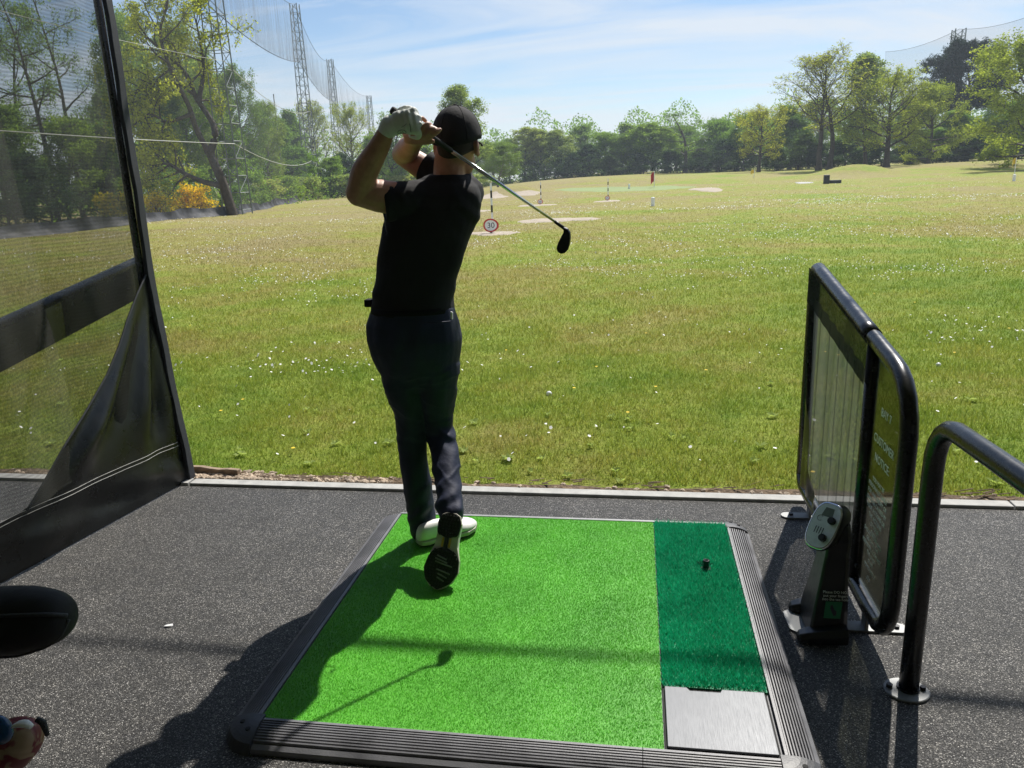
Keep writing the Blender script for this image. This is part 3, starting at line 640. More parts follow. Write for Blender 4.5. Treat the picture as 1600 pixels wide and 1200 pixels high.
    # feet
    for y, xa_, xb_ in ((3.47, 0.690, 0.905), (2.55, 0.655, 0.935)):
        ft = MB(); L2 = (xb_-xa_)/2; cx = (xa_+xb_)/2; loop = [(cx+L2*0.86+0.03*math.cos(a)*0.99, y+0.030*math.sin(a), 0.001) for a in np.linspace(-math.pi/2, math.pi/2, 7)]+[(cx-L2*0.86+0.03*math.cos(a), y+0.030*math.sin(a), 0.001) for a in np.linspace(math.pi/2, 3*math.pi/2, 7)]
        ft.prism(loop, (0, 0, 0.008)); fo = ft.build('foot_plate', MAT['galv'], root)
        b = MB(); b.box((X, y, 0.047), (0.012, 0.05, 0.078)); b.build('upright_plate', MAT['galv'], fo, bevel=0.002)
        for x in (xa_+0.03, xb_-0.03):
            b = MB(); b.tube([(x, y, 0.008), (x, y, 0.018)], 0.010, 6); b.build('bolt', MAT['bolt'], fo)
right_divider()
# black hoop rail
hr = empty('hoop_rail', (0.835, 2.22, 0), 'bent black steel hoop rail bolted to the floor by a round flange', 'rail')
hx = lambda y: 0.838+(2.22-y)*0.055
pth = [np.array([0.838, 2.212, z]) for z in (0.005, 0.3, 0.6, 0.72)]+[np.array([hx(y), y, z]) for y, z in ((2.209, 0.775), (2.196, 0.815), (2.172, 0.848), (2.140, 0.869), (2.10, 0.878), (1.9, 0.879), (1.5, 0.879), (1.22, 0.878), (1.16, 0.868), (1.12, 0.84), (1.105, 0.80), (1.10, 0.7), (1.10, 0.3), (1.10, 0.005))]
b = MB(); b.tube(pth, 0.0285, 20); b.build('rail_tube', MAT['blacktube'], hr, smooth=True)
for fx, fy in ((0.830, 2.205), (hx(1.10), 1.10)):
    b = MB(); b.rings([[(fx+r*math.cos(a), fy+r*0.9*math.sin(a), z) for a in np.linspace(0, 2*math.pi, 28, endpoint=False)] for r, z in ((0.066, 0.001), (0.066, 0.007), (0.063, 0.009))]); fl = b.build('flange', MAT['galv'], hr)
    for dx, dy in ((-0.048, 0.006), (0.048, 0.004)):
        b = MB(); b.tube([(fx+dx, fy+dy, 0.008), (fx+dx, fy+dy, 0.020)], 0.0095, 6); b.build('bolt', MAT['bolt'], fl)
    b = MB(); b.tube([(fx+0.006, fy+0.006, 0.008), (fx+0.006, fy+0.006, 0.016)], 0.033, 20); b.build('weld_collar', MAT['blacktube'], fl)

# ---------------------------------------------------------------- tee height console
def console():
    root = empty('tee_console', (0.63, 2.5, 0), 'black tee height control console with silver dial panel beside the mat', 'console')
    # twin feet and plate
    b = MB(); b.prism([(0.535, 2.62, 0.001), (0.60, 2.665, 0.001), (0.70, 2.66, 0.001), (0.70, 2.47, 0.001), (0.57, 2.485, 0.001), (0.54, 2.51, 0.001)], (0, 0, 0.007)); b.build('base_plate', MAT['galv'], root)
    def foot(y, x0):
        b = MB(); rs = []
        for x, hw, h in ((x0, 0.010, 0.012), (x0+0.008, 0.024, 0.024), (x0+0.035, 0.033, 0.034), (0.67, 0.034, 0.050), (0.715, 0.030, 0.054)):
            rs.append([(x, y-hw, 0.009), (x, y+hw, 0.009), (x, y+hw, 0.009+h*0.55), (x, y+hw*0.6, 0.009+h), (x, y-hw*0.6, 0.009+h), (x, y-hw, 0.009+h*0.55)])
        b.rings(rs); b.build('foot', MAT['blackplastic'], root, smooth=False, bevel=0.003)
    foot(2.452, 0.552); foot(2.640, 0.560)
    # tapering column: horizontal sections
    secs = [(0.012, 0.592, 0.722, 2.455, 2.640), (0.10, 0.606, 0.722, 2.470, 2.632), (0.20, 0.625, 0.721, 2.490, 2.620), (0.29, 0.640, 0.722, 2.505, 2.612), (0.345, 0.644, 0.726, 2.505, 2.615), (0.40, 0.650, 0.722, 2.520, 2.612)]
    rs = []
    for z, x0, x1, y0, y1 in secs:
        c_ = 0.016; rs.append([(x0+c_*0.4, y0, z), (x1-c_, y0, z), (x1, y0+c_, z), (x1, y1-c_, z), (x1-c_, y1, z), (x0+c_*0.4, y1, z), (x0, y1-c_*0.4, z), (x0, y0+c_*0.4, z)])
    b = MB(); b.rings(rs); col = b.build('column', MAT['blackplastic'], root, bevel=0.003)
    # head: lozenge facing the golfer
    n = np.array([-0.62, -0.50, 0.60]); n /= np.linalg.norm(n)
    C = onY(1288, 822, 2.535)+n*0.0
    upv = np.array([0.28, 0.30, 0.85]); upv = upv-n*(upv @ n); upv /= np.linalg.norm(upv); rt = np.cross(upv, n); rt = -rt if rt @ np.array([1, -0.5, 0]) < 0 else rt
    def loz(w, h, d, k=26, pw=0.62):
        out = []
        for a in np.linspace(0, 2*math.pi, k, endpoint=False):
            x = math.copysign(abs(math.cos(a))**pw, math.cos(a))*w; y = math.copysign(abs(math.sin(a))**(pw+0.15), math.sin(a))*h
            out.append(C+rt*x+upv*y+n*d)
        return out
    back = np.array([0.705, 2.60, 0.37])
    def shr(ring, t_, s_): c0 = np.mean(ring, 0); return [c0*(1-t_)+back*t_+(np.asarray(q)-c0)*s_ for q in ring]
    R0 = loz(0.058, 0.088, 0.0)
    b = MB(); b.rings([shr(R0, 1.0, 0.55), shr(R0, 0.75, 0.75), shr(R0, 0.4, 0.93), R0, loz(0.054, 0.084, 0.006)]); hd = b.build('console_head', MAT['blackplastic'], root, smooth=True)
    b = MB(); b.rings([loz(0.0555, 0.0855, 0.0035), loz(0.0535, 0.0835, 0.008), loz(0.050, 0.079, 0.008)], cap=False); b.build('bezel', MAT['chrome'], hd, smooth=True)
    b = MB(); b.rings([loz(0.050, 0.079, 0.004), loz(0.0495, 0.0785, 0.0075)]); pn = b.build('dial_panel', MAT['silver'], hd)
    for x, y, r_ in ((0.026, 0.022, 0.0125), (0.020, -0.042, 0.0125)):
        c0 = C+rt*x+upv*y+n*0.0075
        b = MB(); b.rings([[c0+rt*math.cos(a)*r*(1+0.06*(i % 2))+upv*math.sin(a)*r*(1+0.06*(i % 2))+n*d for i, a in enumerate(np.linspace(0, 2*math.pi, 20, endpoint=False))] for r, d in ((r_, 0), (r_, 0.012), (r_*0.85, 0.015))]); b.build('knob', MAT['blackplastic'], pn)
    b = MB(); c0 = C+rt*0.0+upv*0.046+n*0.0078; b.prism([c0+rt*x+upv*y for x, y in ((-0.022, -0.014), (0.020, -0.014), (0.016, 0.018), (-0.016, 0.018))], n*0.0008); b.build('display', MAT['lcd'], pn)
    for k in range(4):
        c0 = C+rt*(-0.022+k*0.0095)+upv*(-0.020)+n*0.0078; b = MB(); b.prism([c0+rt*x+upv*y for x, y in ((-0.0014, -0.012), (0.0014, -0.012), (0.0014, 0.012), (-0.0014, 0.012))], n*0.0006); b.build('scale_bar', MAT['ink'], pn)
    b = MB(); b.tube([C+rt*(-0.022+0.010*math.cos(a))+upv*(0.022+0.010*math.sin(a))+n*0.0082 for a in np.linspace(0.6, 5.6, 14)], 0.0008, 5); b.build('panel_logo', MAT['ink'], pn)
    # sticker on the camera side of the column
    z_ = 0.12; yv = 2.472; fr = np.array([1, 0, 0.0]); fu = np.array([0.12, 0.22, 1.0])
    sc_ = np.array([0.667, 2.4695, 0.115])
    sn = np.cross(fr, fu/np.linalg.norm(fu)); sn /= np.linalg.norm(sn); sn = sn if sn[1] < 0 else -sn
    fu2 = fu/np.linalg.norm(fu)
    b = MB(); b.prism([sc_+sn*0.006+fr*x+fu2*y for x, y in ((-0.027, -0.029), (0.027, -0.029), (0.027, 0.029), (-0.027, 0.029))], sn*0.0008); st = b.build('warning_sticker', MAT['greenprint'], col)
    b = MB(); b.prism([sc_+sn*0.0072+fr*x+fu2*y for x, y in ((-0.010, 0.016), (-0.004, 0.018), (0.004, 0.002), (0.012, -0.004), (0.012, -0.018), (0.004, -0.020), (-0.003, -0.008), (-0.010, 0.006))], sn*0.0006); b.build('hand_symbol', MAT['ink'], st)
    for i, s in enumerate(('Please DO NOT', 'put your fingers', 'into the tee hole')):
        text(s, sc_+sn*0.0075+fu2*(0.062-i*0.0125)+fr*0.002, fr, fu2, 0.0125, MAT['print'], st, 'sticker_text')
console()

# ---------------------------------------------------------------- left bay screen
def left_screen():
    X = -2.55; root = empty('bay_screen', (X, 3.0, 0), 'tall black see-through mesh screen with vinyl foot beside the bay', 'screen')
    YF = 3.715
    def xoff(y, z):
        return 0.045*math.sin(y*7.5+0.5*z)*min(1, max(0, (3.72-y)*2.2))+0.016*math.sin(y*19+1.4*z+1)*min(1, max(0, (3.72-y)*2))
    ny, nz = 120, 30; V = []
    zs = np.linspace(0.30, 3.45, nz); ys = np.linspace(-0.6, YF, ny)
    for y in ys:
        for z in zs: V.append((X+xoff(y, z), y, z))
    b = MB(); b.add(V, [(i*nz+k, (i+1)*nz+k, (i+1)*nz+k+1, i*nz+k+1) for i in range(ny-1) for k in range(nz-1)]); b.build('mesh_sheet', MAT['screen'], root, smooth=True)
    # vinyl foot: top boundary from the photograph, on the screen's plane
    bd = [onX(*q, -2.52) for q in ((229, 428), (214, 462), (199, 500), (186, 540), (168, 585), (140, 640), (108, 700), (84, 752), (62, 798))]
    by = [p_[1] for p_ in bd]; bz = [p_[2] for p_ in bd]; yb = by[-1]
    band = lambda y: float(np.interp(y, [-0.6, yb, YF], [bz[-1]-0.04, bz[-1], 0.24]))
    def top(y): return float(np.interp(y, by[::-1], bz[::-1])) if y > yb else band(y)
    ax, az_ = 3.70, 1.20
    def wr(y, z):
        th = math.atan2(az_-z, ax-y+0.02); rr = math.hypot(az_-z, ax-y); bz_ = band(y); kk = 0.22+0.78*min(1, max(0, (z-bz_-0.02)/0.22))
        f = 0.030*math.sin(th*17+0.8*math.sin(th*5))*min(1, rr*1.4)*kk+0.016*math.sin(th*29+2)*min(1, rr)*kk
        low = 0.014*math.sin(y*9+z*14)*math.exp(-((z-0.12)/0.06)**2)
        return (f*min(1, max(0, (3.70-y)*6+0.1))+low)*min(1, z/0.06)*min(1, max(0.08, (top(y)-z)/0.14)) if y > yb else (f*min(1, max(0, (3.70-y)*6+0.1))+low)*min(1, z/0.06)
    ny, nz = 150, 34; V = []; ys = np.linspace(-0.6, YF, ny)
    for y in ys:
        t_ = top(y); xb = -2.47-0.16*min(1.3, (3.7-y)/1.15)     # foot of the sheet drifts outwards towards the camera
        for k in range(nz):
            z = 0.006+(t_-0.006)*k/(nz-1); s = z/1.2; V.append((xb*(1-min(1, s*1.2))+(X+0.022)*min(1, s*1.2)+wr(y, z), y, z))
    b = MB(); b.add(V, [(i*nz+k, (i+1)*nz+k, (i+1)*nz+k+1, i*nz+k+1) for i in range(ny-1) for k in range(nz-1)]); b.build('vinyl_foot', MAT['vinyl'], root, smooth=True)
    def surf(y, z):
        xb = -2.47-0.16*min(1.3, (3.7-y)/1.15); s = z/1.2; return np.array([xb*(1-min(1, s*1.2))+(X+0.022)*min(1, s*1.2)+wr(y, z)+0.004, y, z])
    for dz in (0.0, -0.020):
        b = MB(); b.tube([surf(y, band(y)+dz) for y in np.linspace(-0.5, 3.66, 160)], 0.0011, 5); b.build('stitching', MAT['thread'], root)
    b = MB(); b.tube([surf(y, top(y)-0.004) for y in np.linspace(yb+0.002, 3.69, 60)], 0.005, 7); b.build('vinyl_edge', MAT['binding'], root, smooth=True)
    # woven binding down the far edge
    b = MB(); rs = []
    for z in np.linspace(0.004, 3.45, 60):
        xx = -2.462*(1-min(1, z))+(X+0.030)*min(1, z)+0.003*math.sin(z*9); hw = 0.036+0.003*math.sin(z*23)
        rs.append([(xx-0.010, YF-hw, z), (xx+0.012, YF-hw, z), (xx+0.014, YF+0.012, z), (xx-0.010, YF+0.012, z)])
    b.rings(rs); b.build('edge_binding', MAT['binding'], root, bevel=0.003)
    # rail, banner band and post behind the mesh
    zr = lambda y: 1.18+(y-3.6)*0.165
    b = MB(); rs = []
    for y in np.linspace(-0.4, 3.74, 12):
        z = zr(y); rs.append([(X-0.075, y, z-0.165), (X-0.055, y, z-0.165), (X-0.050, y, z-0.03), (X-0.050, y, z), (X-0.095, y, z), (X-0.095, y, z-0.03)])
    b.rings(rs); b.build('rail_band', MAT['vinyl'], root)
    b = MB(); b.tube([(X-0.072, y, zr(y)+0.012) for y in (-0.4, 1.6, 3.76)], 0.026, 14); b.build('top_rail', MAT['blacktube'], root, smooth=True)
    for y in (0.9, 2.47):
        b = MB(); b.box((X-0.085, y, 0.5), (0.06, 0.075, 0.98)); b.build('post', MAT['blacktube'], root, bevel=0.006)
    b = MB(); b.tube([(X-0.01, 3.69, 0.004), (X-0.01, 3.69, 3.6)], 0.02, 10); b.build('end_pole', MAT['blacktube'], root, smooth=True)
left_screen()
# light beam spanning the bays overhead, between posts outside the picture
ob_ = empty('overhead_cable', (-9.5, 6.55, 0), 'thin black cable strung high above the front of the bays', 'cable')
xs = np.linspace(-9.5, 6.0, 40); b = MB(); b.tube([(x, 6.45+0.03*math.sin(x*0.9)-0.012*x, 5.5-0.05*math.sin((x+6.5)/12.5*math.pi)+0.012*math.sin(x*2.1)) for x in xs], [0.021+0.008*math.sin(x*3.3) for x in xs], 10); b.build('cable_bundle', MAT['wire'], ob_, smooth=True)
for x, y in ((-9.5, 6.56), (6.0, 6.38)):
    b = MB(); b.tube([(x, y, -0.02), (x, y, 5.6)], 0.04, 12); b.build('post', MAT['blacktube'], ob_, smooth=True)
# added out of view to darken the golfer's back: flat roof and pale walls
MAT['shelterpaint'] = simple('pale_shelter_paint', (0.50, 0.49, 0.46), 0.8, var=0.1, scale=3)  # pale so the added blockers bounce some light back
sh_ = empty('bay_shelter', (0, 0, 0), 'pale painted bay shelter with flat roof standing behind the hitting mat', 'shelter')
b = MB(); b.box((-1, -0.28, 3.12), (18, 6.04, 0.12)); b.build('roof', MAT['shelterpaint'], sh_)  # unseen slab, added to block sky light from above and behind
b = MB(); b.box((-1, -3.2, 1.52), (18, 0.12, 3.04)); b.build('back_wall', MAT['shelterpaint'], sh_)
for x in (-9.9, 7.9):
    b = MB(); b.box((x, -0.6, 1.52), (0.1, 5.0, 3.04)); b.build('end_wall', MAT['shelterpaint'], sh_)
# torn scrap on the floor
s0 = onZ(265, 978, 0.003); b = MB(); b.add([s0+np.array(q) for q in ((-0.022, -0.004, 0), (-0.006, -0.008, 0.004), (0.014, 0.000, 0.002), (0.010, 0.008, 0.006), (-0.002, 0.004, 0.005), (-0.016, 0.003, 0.002))], [(0, 1, 5), (1, 4, 5), (1, 2, 3, 4)])
tag(b.build('paper_scrap', MAT['white']), 'tiny torn white paper scrap on the dark bay floor', 'scrap')
# golf balls
def ballat(px, py, label, z=None):
    q = hit(px, py); b = MB(); b.ball((q[0], q[1], q[2]+0.018), 0.0214, 20, 14); tag(b.build('golf_ball', MAT['ballw'], smooth=True), label, 'golf ball', 'golf balls lying on the range')
ballat(858, 619, 'white golf ball on the grass between the golfer and the divider'); ballat(1466, 574, 'white golf ball on the grass beyond the hoop rail')
GSH = 0.09
def gY(x, y, Y): return onY(x, y, Y-GSH)     # whole figure moved on its ray so that the shadow falls as in the photograph
# ---------------------------------------------------------------- the golfer
def remesh(mb, voxel, it=6, fac=0.5):
    me = mb.mesh('tmp'); o = bpy.data.objects.new('tmp', me); COL.objects.link(o)
    r = o.modifiers.new('r', 'REMESH'); r.mode = 'VOXEL'; r.voxel_size = voxel
    s = o.modifiers.new('s', 'SMOOTH'); s.iterations = it; s.factor = fac
    bpy.context.view_layer.update()
    out = bpy.data.meshes.new_from_object(o.evaluated_get(bpy.context.evaluated_depsgraph_get()))
    bpy.data.objects.remove(o); bpy.data.meshes.remove(me)
    out.materials.clear(); return out
def verts(me):
    a = np.zeros(len(me.vertices)*3, np.float32); me.vertices.foreach_get('co', a); return a.reshape(-1, 3).astype(float)
def normals(me):
    a = np.zeros(len(me.vertices)*3, np.float32); me.vertices.foreach_get('normal', a); return a.reshape(-1, 3).astype(float)
def setverts(me, v): me.vertices.foreach_set('co', v.astype(np.float32).ravel()); me.update()
def rowring(py, xl, xr, Y, b, n=28, yaw=0.0, sup=2.3):
    """level ring whose outline spans xl..xr at pixel row py when it stands at depth Y"""
    A, B = gY(xl, py, Y), gY(xr, py, Y); c = (A+B)/2; a = np.linalg.norm(B-A)/2; out = []
    for t_ in np.linspace(0, 2*math.pi, n, endpoint=False):
        ct, st = math.cos(t_), math.sin(t_)
        x = math.copysign(abs(ct)**(2/sup), ct)*a; y = math.copysign(abs(st)**(2/sup), st)*b
        out.append(c+np.array([x*math.cos(yaw)-y*math.sin(yaw)*0.6, x*math.sin(yaw)+y*math.cos(yaw), 0]))
    return out
def smooth_path(pts, rad, k=6):
    pts = np.asarray(pts, float); rad = np.asarray(rad, float); n = len(pts); T = np.zeros_like(pts); T[1:-1] = (pts[2:]-pts[:-2])/2; T[0] = pts[1]-pts[0]; T[-1] = pts[-1]-pts[-2]
    P_, R_ = [], []
    for i in range(n-1):
        for s in np.linspace(0, 1, k, endpoint=False):
            h1 = 2*s**3-3*s**2+1; h2 = s**3-2*s**2+s; h3 = -2*s**3+3*s**2; h4 = s**3-s**2
            P_.append(h1*pts[i]+h2*T[i]+h3*pts[i+1]+h4*T[i+1]); R_.append(rad[i]*(1-s)+rad[i+1]*s)
    P_.append(pts[-1]); R_.append(rad[-1]); return np.array(P_), np.array(R_)
def limb(mb, pts, rad, n=16, k=5, sq=None):
    P_, R_ = smooth_path(pts, rad, k); mb.tube(P_, R_, n, sq=sq); mb.ball(P_[0], R_[0], n, 8); mb.ball(P_[-1], R_[-1], n, 8)

def golfer():
    G = empty('person', (-0.85, 3.05, 0.048), 'golfer in black cap, black shirt and navy trousers holding a finished swing', 'person')
    SH_L = gY(632, 312, 3.02); EL_L = gY(557, 301, 2.93); WR_L = gY(606, 201, 2.86)
    SH_R = gY(728, 300, 3.20); EL_R = gY(630, 241, 3.22); WR_R = gY(650, 218, 2.96)
    BUTT = gY(611, 171, 2.86); HEADC = gY(868, 347, 3.25)
    ax = (HEADC-BUTT); L = np.linalg.norm(ax); ax /= L
    # ---- body
    m = MB()
    m.rings([rowring(*q) for q in ((484, 590, 702, 3.08, .10), (440, 596, 705, 3.08, .095), (400, 602, 715, 3.09, .10), (350, 612, 736, 3.10, .105), (320, 618, 742, 3.11, .10), (300, 628, 740, 3.11, .085), (288, 650, 732, 3.11, .07))])
    m.rings([rowring(*q) for q in ((475, 596, 696, 3.08, .09), (510, 594, 700, 3.08, .095), (545, 605, 700, 3.09, .09), (570, 620, 690, 3.09, .06))])
    limb(m, [gY(632, 570, 3.09), gY(642, 670, 3.12), gY(654, 760, 3.10), gY(662, 835, 3.10)], [.06, .04, .036, .03])
    limb(m, [gY(682, 570, 3.09), gY(686, 675, 3.14), gY(699, 750, 2.99), gY(705, 806, 2.85)], [.06, .038, .034, .03])
    limb(m, [gY(704, 300, 3.12), gY(702, 272, 3.12), gY(704, 245, 3.115), gY(710, 225, 3.12)], [.075, .060, .058, .055], sq=1.05)
    hc = gY(714, 222, 3.115); fd = np.array([0.10, 0.99, 0.0]); fd /= np.linalg.norm(fd); rd = np.array([fd[1], -fd[0], 0])
    MH = np.stack([rd, fd, [0, 0, 1]], 1)
    m.ball(hc+[0, 0, .012], (.076, .094, .105), 24, 16, MH)
    H = lambda r_, f_, u_: hc+rd*r_+fd*f_+np.array([0, 0, u_])
    m.ball(H(0, .045, -.068), (.054, .058, .062), 18, 12, MH)          # jaw
    m.ball(H(0, .093, -.105), (.024, .020, .018), 12, 8, MH)           # chin
    m.tube([H(0, .088, .012), H(0, .108, -.018), H(0, .113, -.030)], [.009, .013, .012], 10); m.ball(H(0, .112, -.030), .0145, 10, 8)
    m.ball(H(0, .090, .028), (.050, .016, .010), 14, 8, MH)            # brow
    m.ball(H(0, .095, -.066), (.022, .012, .006), 12, 8, MH); m.ball(H(0, .094, -.077), (.020, .012, .007), 12, 8, MH)   # lips
    for s in (-1, 1):                                                  # ears
        Me = np.array(Matrix.Rotation(s*0.35, 3, 'Z')) @ MH
        m.ball(H(s*.080, -.008, -.022), (.011, .021, .033), 14, 10, Me); m.ball(H(s*.083, -.004, -.046), (.009, .011, .012), 10, 8, Me)
    limb(m, [SH_L, (SH_L*0.45+EL_L*0.55), EL_L+(SH_L-EL_L)*0.05], [.062, .062, .050], k=6)
    limb(m, [EL_L+[0.012, 0, 0.004], EL_L*0.68+WR_L*0.32+[-0.004, 0, .004], EL_L*0.3+WR_L*0.7, WR_L], [.049, .050, .039, .0285], k=6)
    limb(m, [SH_R, (SH_R*0.5+EL_R*0.5)+[0, 0, -0.006], EL_R], [.062, .055, .046], k=6)
    limb(m, [EL_R, EL_R*0.6+WR_R*0.4, WR_R], [.045, .046, .029], k=6)
    # right hand on the grip
    pin = lambda px, py, Y: gY(px, py, Y)
    m.ball((pin(650, 212, 2.915)), (.036, .026, .030), 16, 10); m.ball(pin(643, 209, 2.92), (.034, .022, .032), 16, 10)
    fingers = [((644, 214, 2.895), (650, 198, 2.850), (657, 184, 2.862), (666, 190, 2.892)),
               ((650, 216, 2.893), (659, 203, 2.848), (668, 193, 2.858), (676, 199, 2.890)),
               ((656, 217, 2.893), (667, 209, 2.850), (677, 200, 2.860), (684, 206, 2.890)),
               ((660, 218, 2.896), (672, 213, 2.862), (682, 207, 2.856), (688, 202, 2.866))]
    for i, fch in enumerate(fingers):
        limb(m, [pin(*q) for q in fch], [.0105, .0098, .0092, .0078], 10, 4)
    limb(m, [pin(636, 219, 2.93), pin(652, 222, 2.905), pin(668, 222, 2.885), pin(677, 221, 2.880)], [.014, .0115, .0100, .0085], 10, 4)
    limb(m, [WR_R, pin(648, 214, 2.93)], [.029, .030], 12, 3)
    body = remesh(m, 0.0052, 4, 0.45); link('body', body, MAT['skin'], G, smooth=True)
    for s in (-1, 1):
        b = MB(); b.ball(H(s*.032, .081, .004), .0125, 12, 8); b.build('eye', MAT['eye'], G, smooth=True)
    # ---- hair at nape and temples
    b = MB(); rs = []
    for u in np.linspace(0, 1, 8):
        z_ = 0.036-0.098*u; fr_ = 1.0-0.10*u; ring = []
        for t_ in np.linspace(-0.12, math.pi+0.12, 22):     # behind the head, ear to ear
            lift = 0.030*abs(math.cos(t_))**2*u; ring.append(H(math.cos(t_)*0.0785*fr_, -0.004-math.sin(t_)*0.0965*(1-0.20*u*u), z_+lift))
        rs.append(ring)
    k_ = len(rs[0]); V = np.concatenate(rs); b.add(V, [(i*k_+j, i*k_+j+1, (i+1)*k_+j+1, (i+1)*k_+j) for i in range(7) for j in range(k_-1)])
    ho = b.build('hair', MAT['hair'], G, smooth=True); so = ho.modifiers.new('s', 'SOLIDIFY'); so.thickness = 0.006; so.offset = 0
    # ---- cap
    b = MB(); rs = []; n = 36
    for u in np.linspace(0, 1, 14):
        ph = u*math.pi/2*1.03; ring = []
        for t_ in np.linspace(0, 2*math.pi, n, endpoint=False):
            seam = 1.0-0.012*abs(math.cos(3*t_+0.3))**18*math.sin(ph)
            back = -math.sin(t_); r_ = math.sin(min(ph, math.pi/2)); zz = math.cos(ph)
            q = H(math.cos(t_)*0.0945*r_**0.92*seam, math.sin(t_)*0.112*r_**0.92*seam-0.002, 0.016+0.116*zz*(1.0 if u < 1 else 1)-0.030*max(0, back)*u**3)
            ring.append(q)
        rs.append(ring)
    rs[0] = [q*0.02+np.mean(rs[0], 0)*0.98 for q in rs[0]]
    b.rings(rs); cp = b.build('cap', MAT['cap'], G, smooth=True)
    b = MB(); b.ball(H(0, -.002, .134), (.009, .009, .005), 12, 6); b.build('cap_button', MAT['cap'], cp, smooth=True)
    for k in range(6):
        t_ = k*math.pi/3+0.26; b = MB()
        b.tube([H(math.cos(t_)*0.0950*math.sin(u), math.sin(t_)*0.1125*math.sin(u)-0.002, 0.017+0.117*math.cos(u)-0.030*max(0, -math.sin(t_))*(u/1.6)**3) for u in np.linspace(0.08, 1.55, 12)], 0.0012, 5); b.build('cap_seam', MAT['belt'], cp)
    b = MB(); V = []; nu, nv = 9, 15
    for i in range(nu):
        for j in range(nv):
            a_ = R(22)+(R(158)-R(22))*j/(nv-1); ex = 0.070*i/(nu-1)*math.sin((a_-R(22))/(R(136))*math.pi)**0.6
            V.append(H(math.cos(a_)*0.094, math.sin(a_)*0.110+ex, 0.014-0.022*(math.cos(a_)/0.93)**2-0.010*(i/(nu-1))))
    b.add(V, [(i*nv+j, i*nv+j+1, (i+1)*nv+j+1, (i+1)*nv+j) for i in range(nu-1) for j in range(nv-1)]); bo = b.build('cap_bill', MAT['cap'], cp, smooth=True); so = bo.modifiers.new('s', 'SOLIDIFY'); so.thickness = 0.004
    # ---- shirt
    m = MB()
    m.rings([rowring(*q) for q in ((490, 583, 709, 3.08, .122), (470, 583, 708, 3.08, .122), (440, 588, 713, 3.08, .120), (400, 593, 725, 3.09, .122), (370, 597, 738, 3.10, .126), (346, 601, 747, 3.11, .130), (322, 606, 752, 3.11, .128), (304, 614, 752, 3.11, .118), (292, 630, 748, 3.115, .102), (283, 652, 740, 3.12, .085), (276, 668, 733, 3.12, .074), (272, 674, 729, 3.12, .070))])
    limb(m, [gY(650, 310, 3.04), gY(624, 312, 3.01), gY(603, 315, 2.99)], [.070, .073, .0715], k=5)
    limb(m, [gY(722, 304, 3.16), gY(700, 282, 3.20), gY(670, 262, 3.215)], [.088, .076, .064], k=5)
    m.ball(gY(733, 300, 3.17), (.060, .075, .062), 18, 12)
    sh = remesh(m, 0.0065, 7, 0.5); v = verts(sh); nn = normals(sh)
    # sleeve ends cut square by pulling back what passes the hem
    hem = gY(601, 315, 2.99); hd = gY(601, 315, 2.99)-gY(640, 311, 3.03); hd /= np.linalg.norm(hd)
    s_ = (v-hem) @ hd; near = (np.linalg.norm(v-hem, axis=1) < 0.13) & (s_ > 0); v[near] -= hd*s_[near][:, None]
    hem = gY(668, 261, 3.215); hd = gY(668, 261, 3.215)-gY(700, 282, 3.2); hd /= np.linalg.norm(hd)
    s_ = (v-hem) @ hd; near = (np.linalg.norm(v-hem, axis=1) < 0.12) & (s_ > 0); v[near] -= hd*s_[near][:, None]
    cz = gY(650, 300, 3.05)
    dx, dz = v[:, 0]-cz[0], v[:, 2]-cz[2]
    fold = 0.0030*np.sin(dx*150+dz*60)*np.exp(-((v[:, 0]-gY(628, 300, 3)[0])/0.055)**2)*sstep(1.40, 1.50, v[:, 2])      # gathers on the left sleeve
    fold += 0.0035*np.sin(dx*58-dz*26+2*np.sin(dz*9))*sstep(1.54, 1.42, v[:, 2])*sstep(1.05, 1.3, v[:, 2])*0.8
    fold += 0.0035*np.sin(dx*95+dz*70)*np.exp(-((v[:, 0]-gY(738, 310, 3.1)[0])/0.05)**2)*sstep(1.2, 1.4, v[:, 2])
    fold += 0.0025*np.sin(v[:, 2]*75+dx*18)*sstep(1.24, 1.12, v[:, 2])
    nz_ = np.array([mnoise.noise(Vector((q[0]*9+q[2]*5, q[1]*9, q[2]*5-q[0]*4))) for q in v]); fold = fold*(0.6+1.2*nz_)+0.010*nz_*sstep(1.05, 1.2, v[:, 2])
    setverts(sh, v+nn*fold[:, None]); link('shirt', sh, MAT['shirt'], G, smooth=True)
    for hc_, hp_, rr_ in ((gY(601, 315, 2.99), gY(640, 311, 3.03), .0745), (gY(668, 261, 3.215), gY(700, 282, 3.2), .066)):
        ax_ = hc_-hp_; ax_ /= np.linalg.norm(ax_); u_ = np.cross(ax_, [0, 1, 0]); u_ /= np.linalg.norm(u_); w_ = np.cross(ax_, u_)
        b = MB(); ang_ = np.linspace(0, 2*math.pi, 30, endpoint=False)
        b.rings([[hc_+ax_*t_+rr_*k_*(1+0.03*math.sin(3*a+1))*(math.cos(a)*u_+math.sin(a)*w_) for a in ang_] for t_, k_ in ((-0.034, 0.96), (-0.024, 1.0), (-0.010, 1.0), (0.004, 1.0), (0.007, 0.985), (0.004, 0.95), (-0.012, 0.93))], cap=False); b.build('sleeve_hem', MAT['shirt'], G, smooth=True)
    b = MB(); nb_ = gY(702, 281, 3.118); b.tube([nb_+np.array([math.cos(a)*.074, math.sin(a)*.072, -.010+.012*math.sin(a)-.006*math.cos(a)]) for a in np.linspace(0, 2*math.pi, 28)], 0.0075, 8, cap=False); b.build('collar', MAT['shirt'], G, smooth=True)
    # ---- trousers
    m = MB()
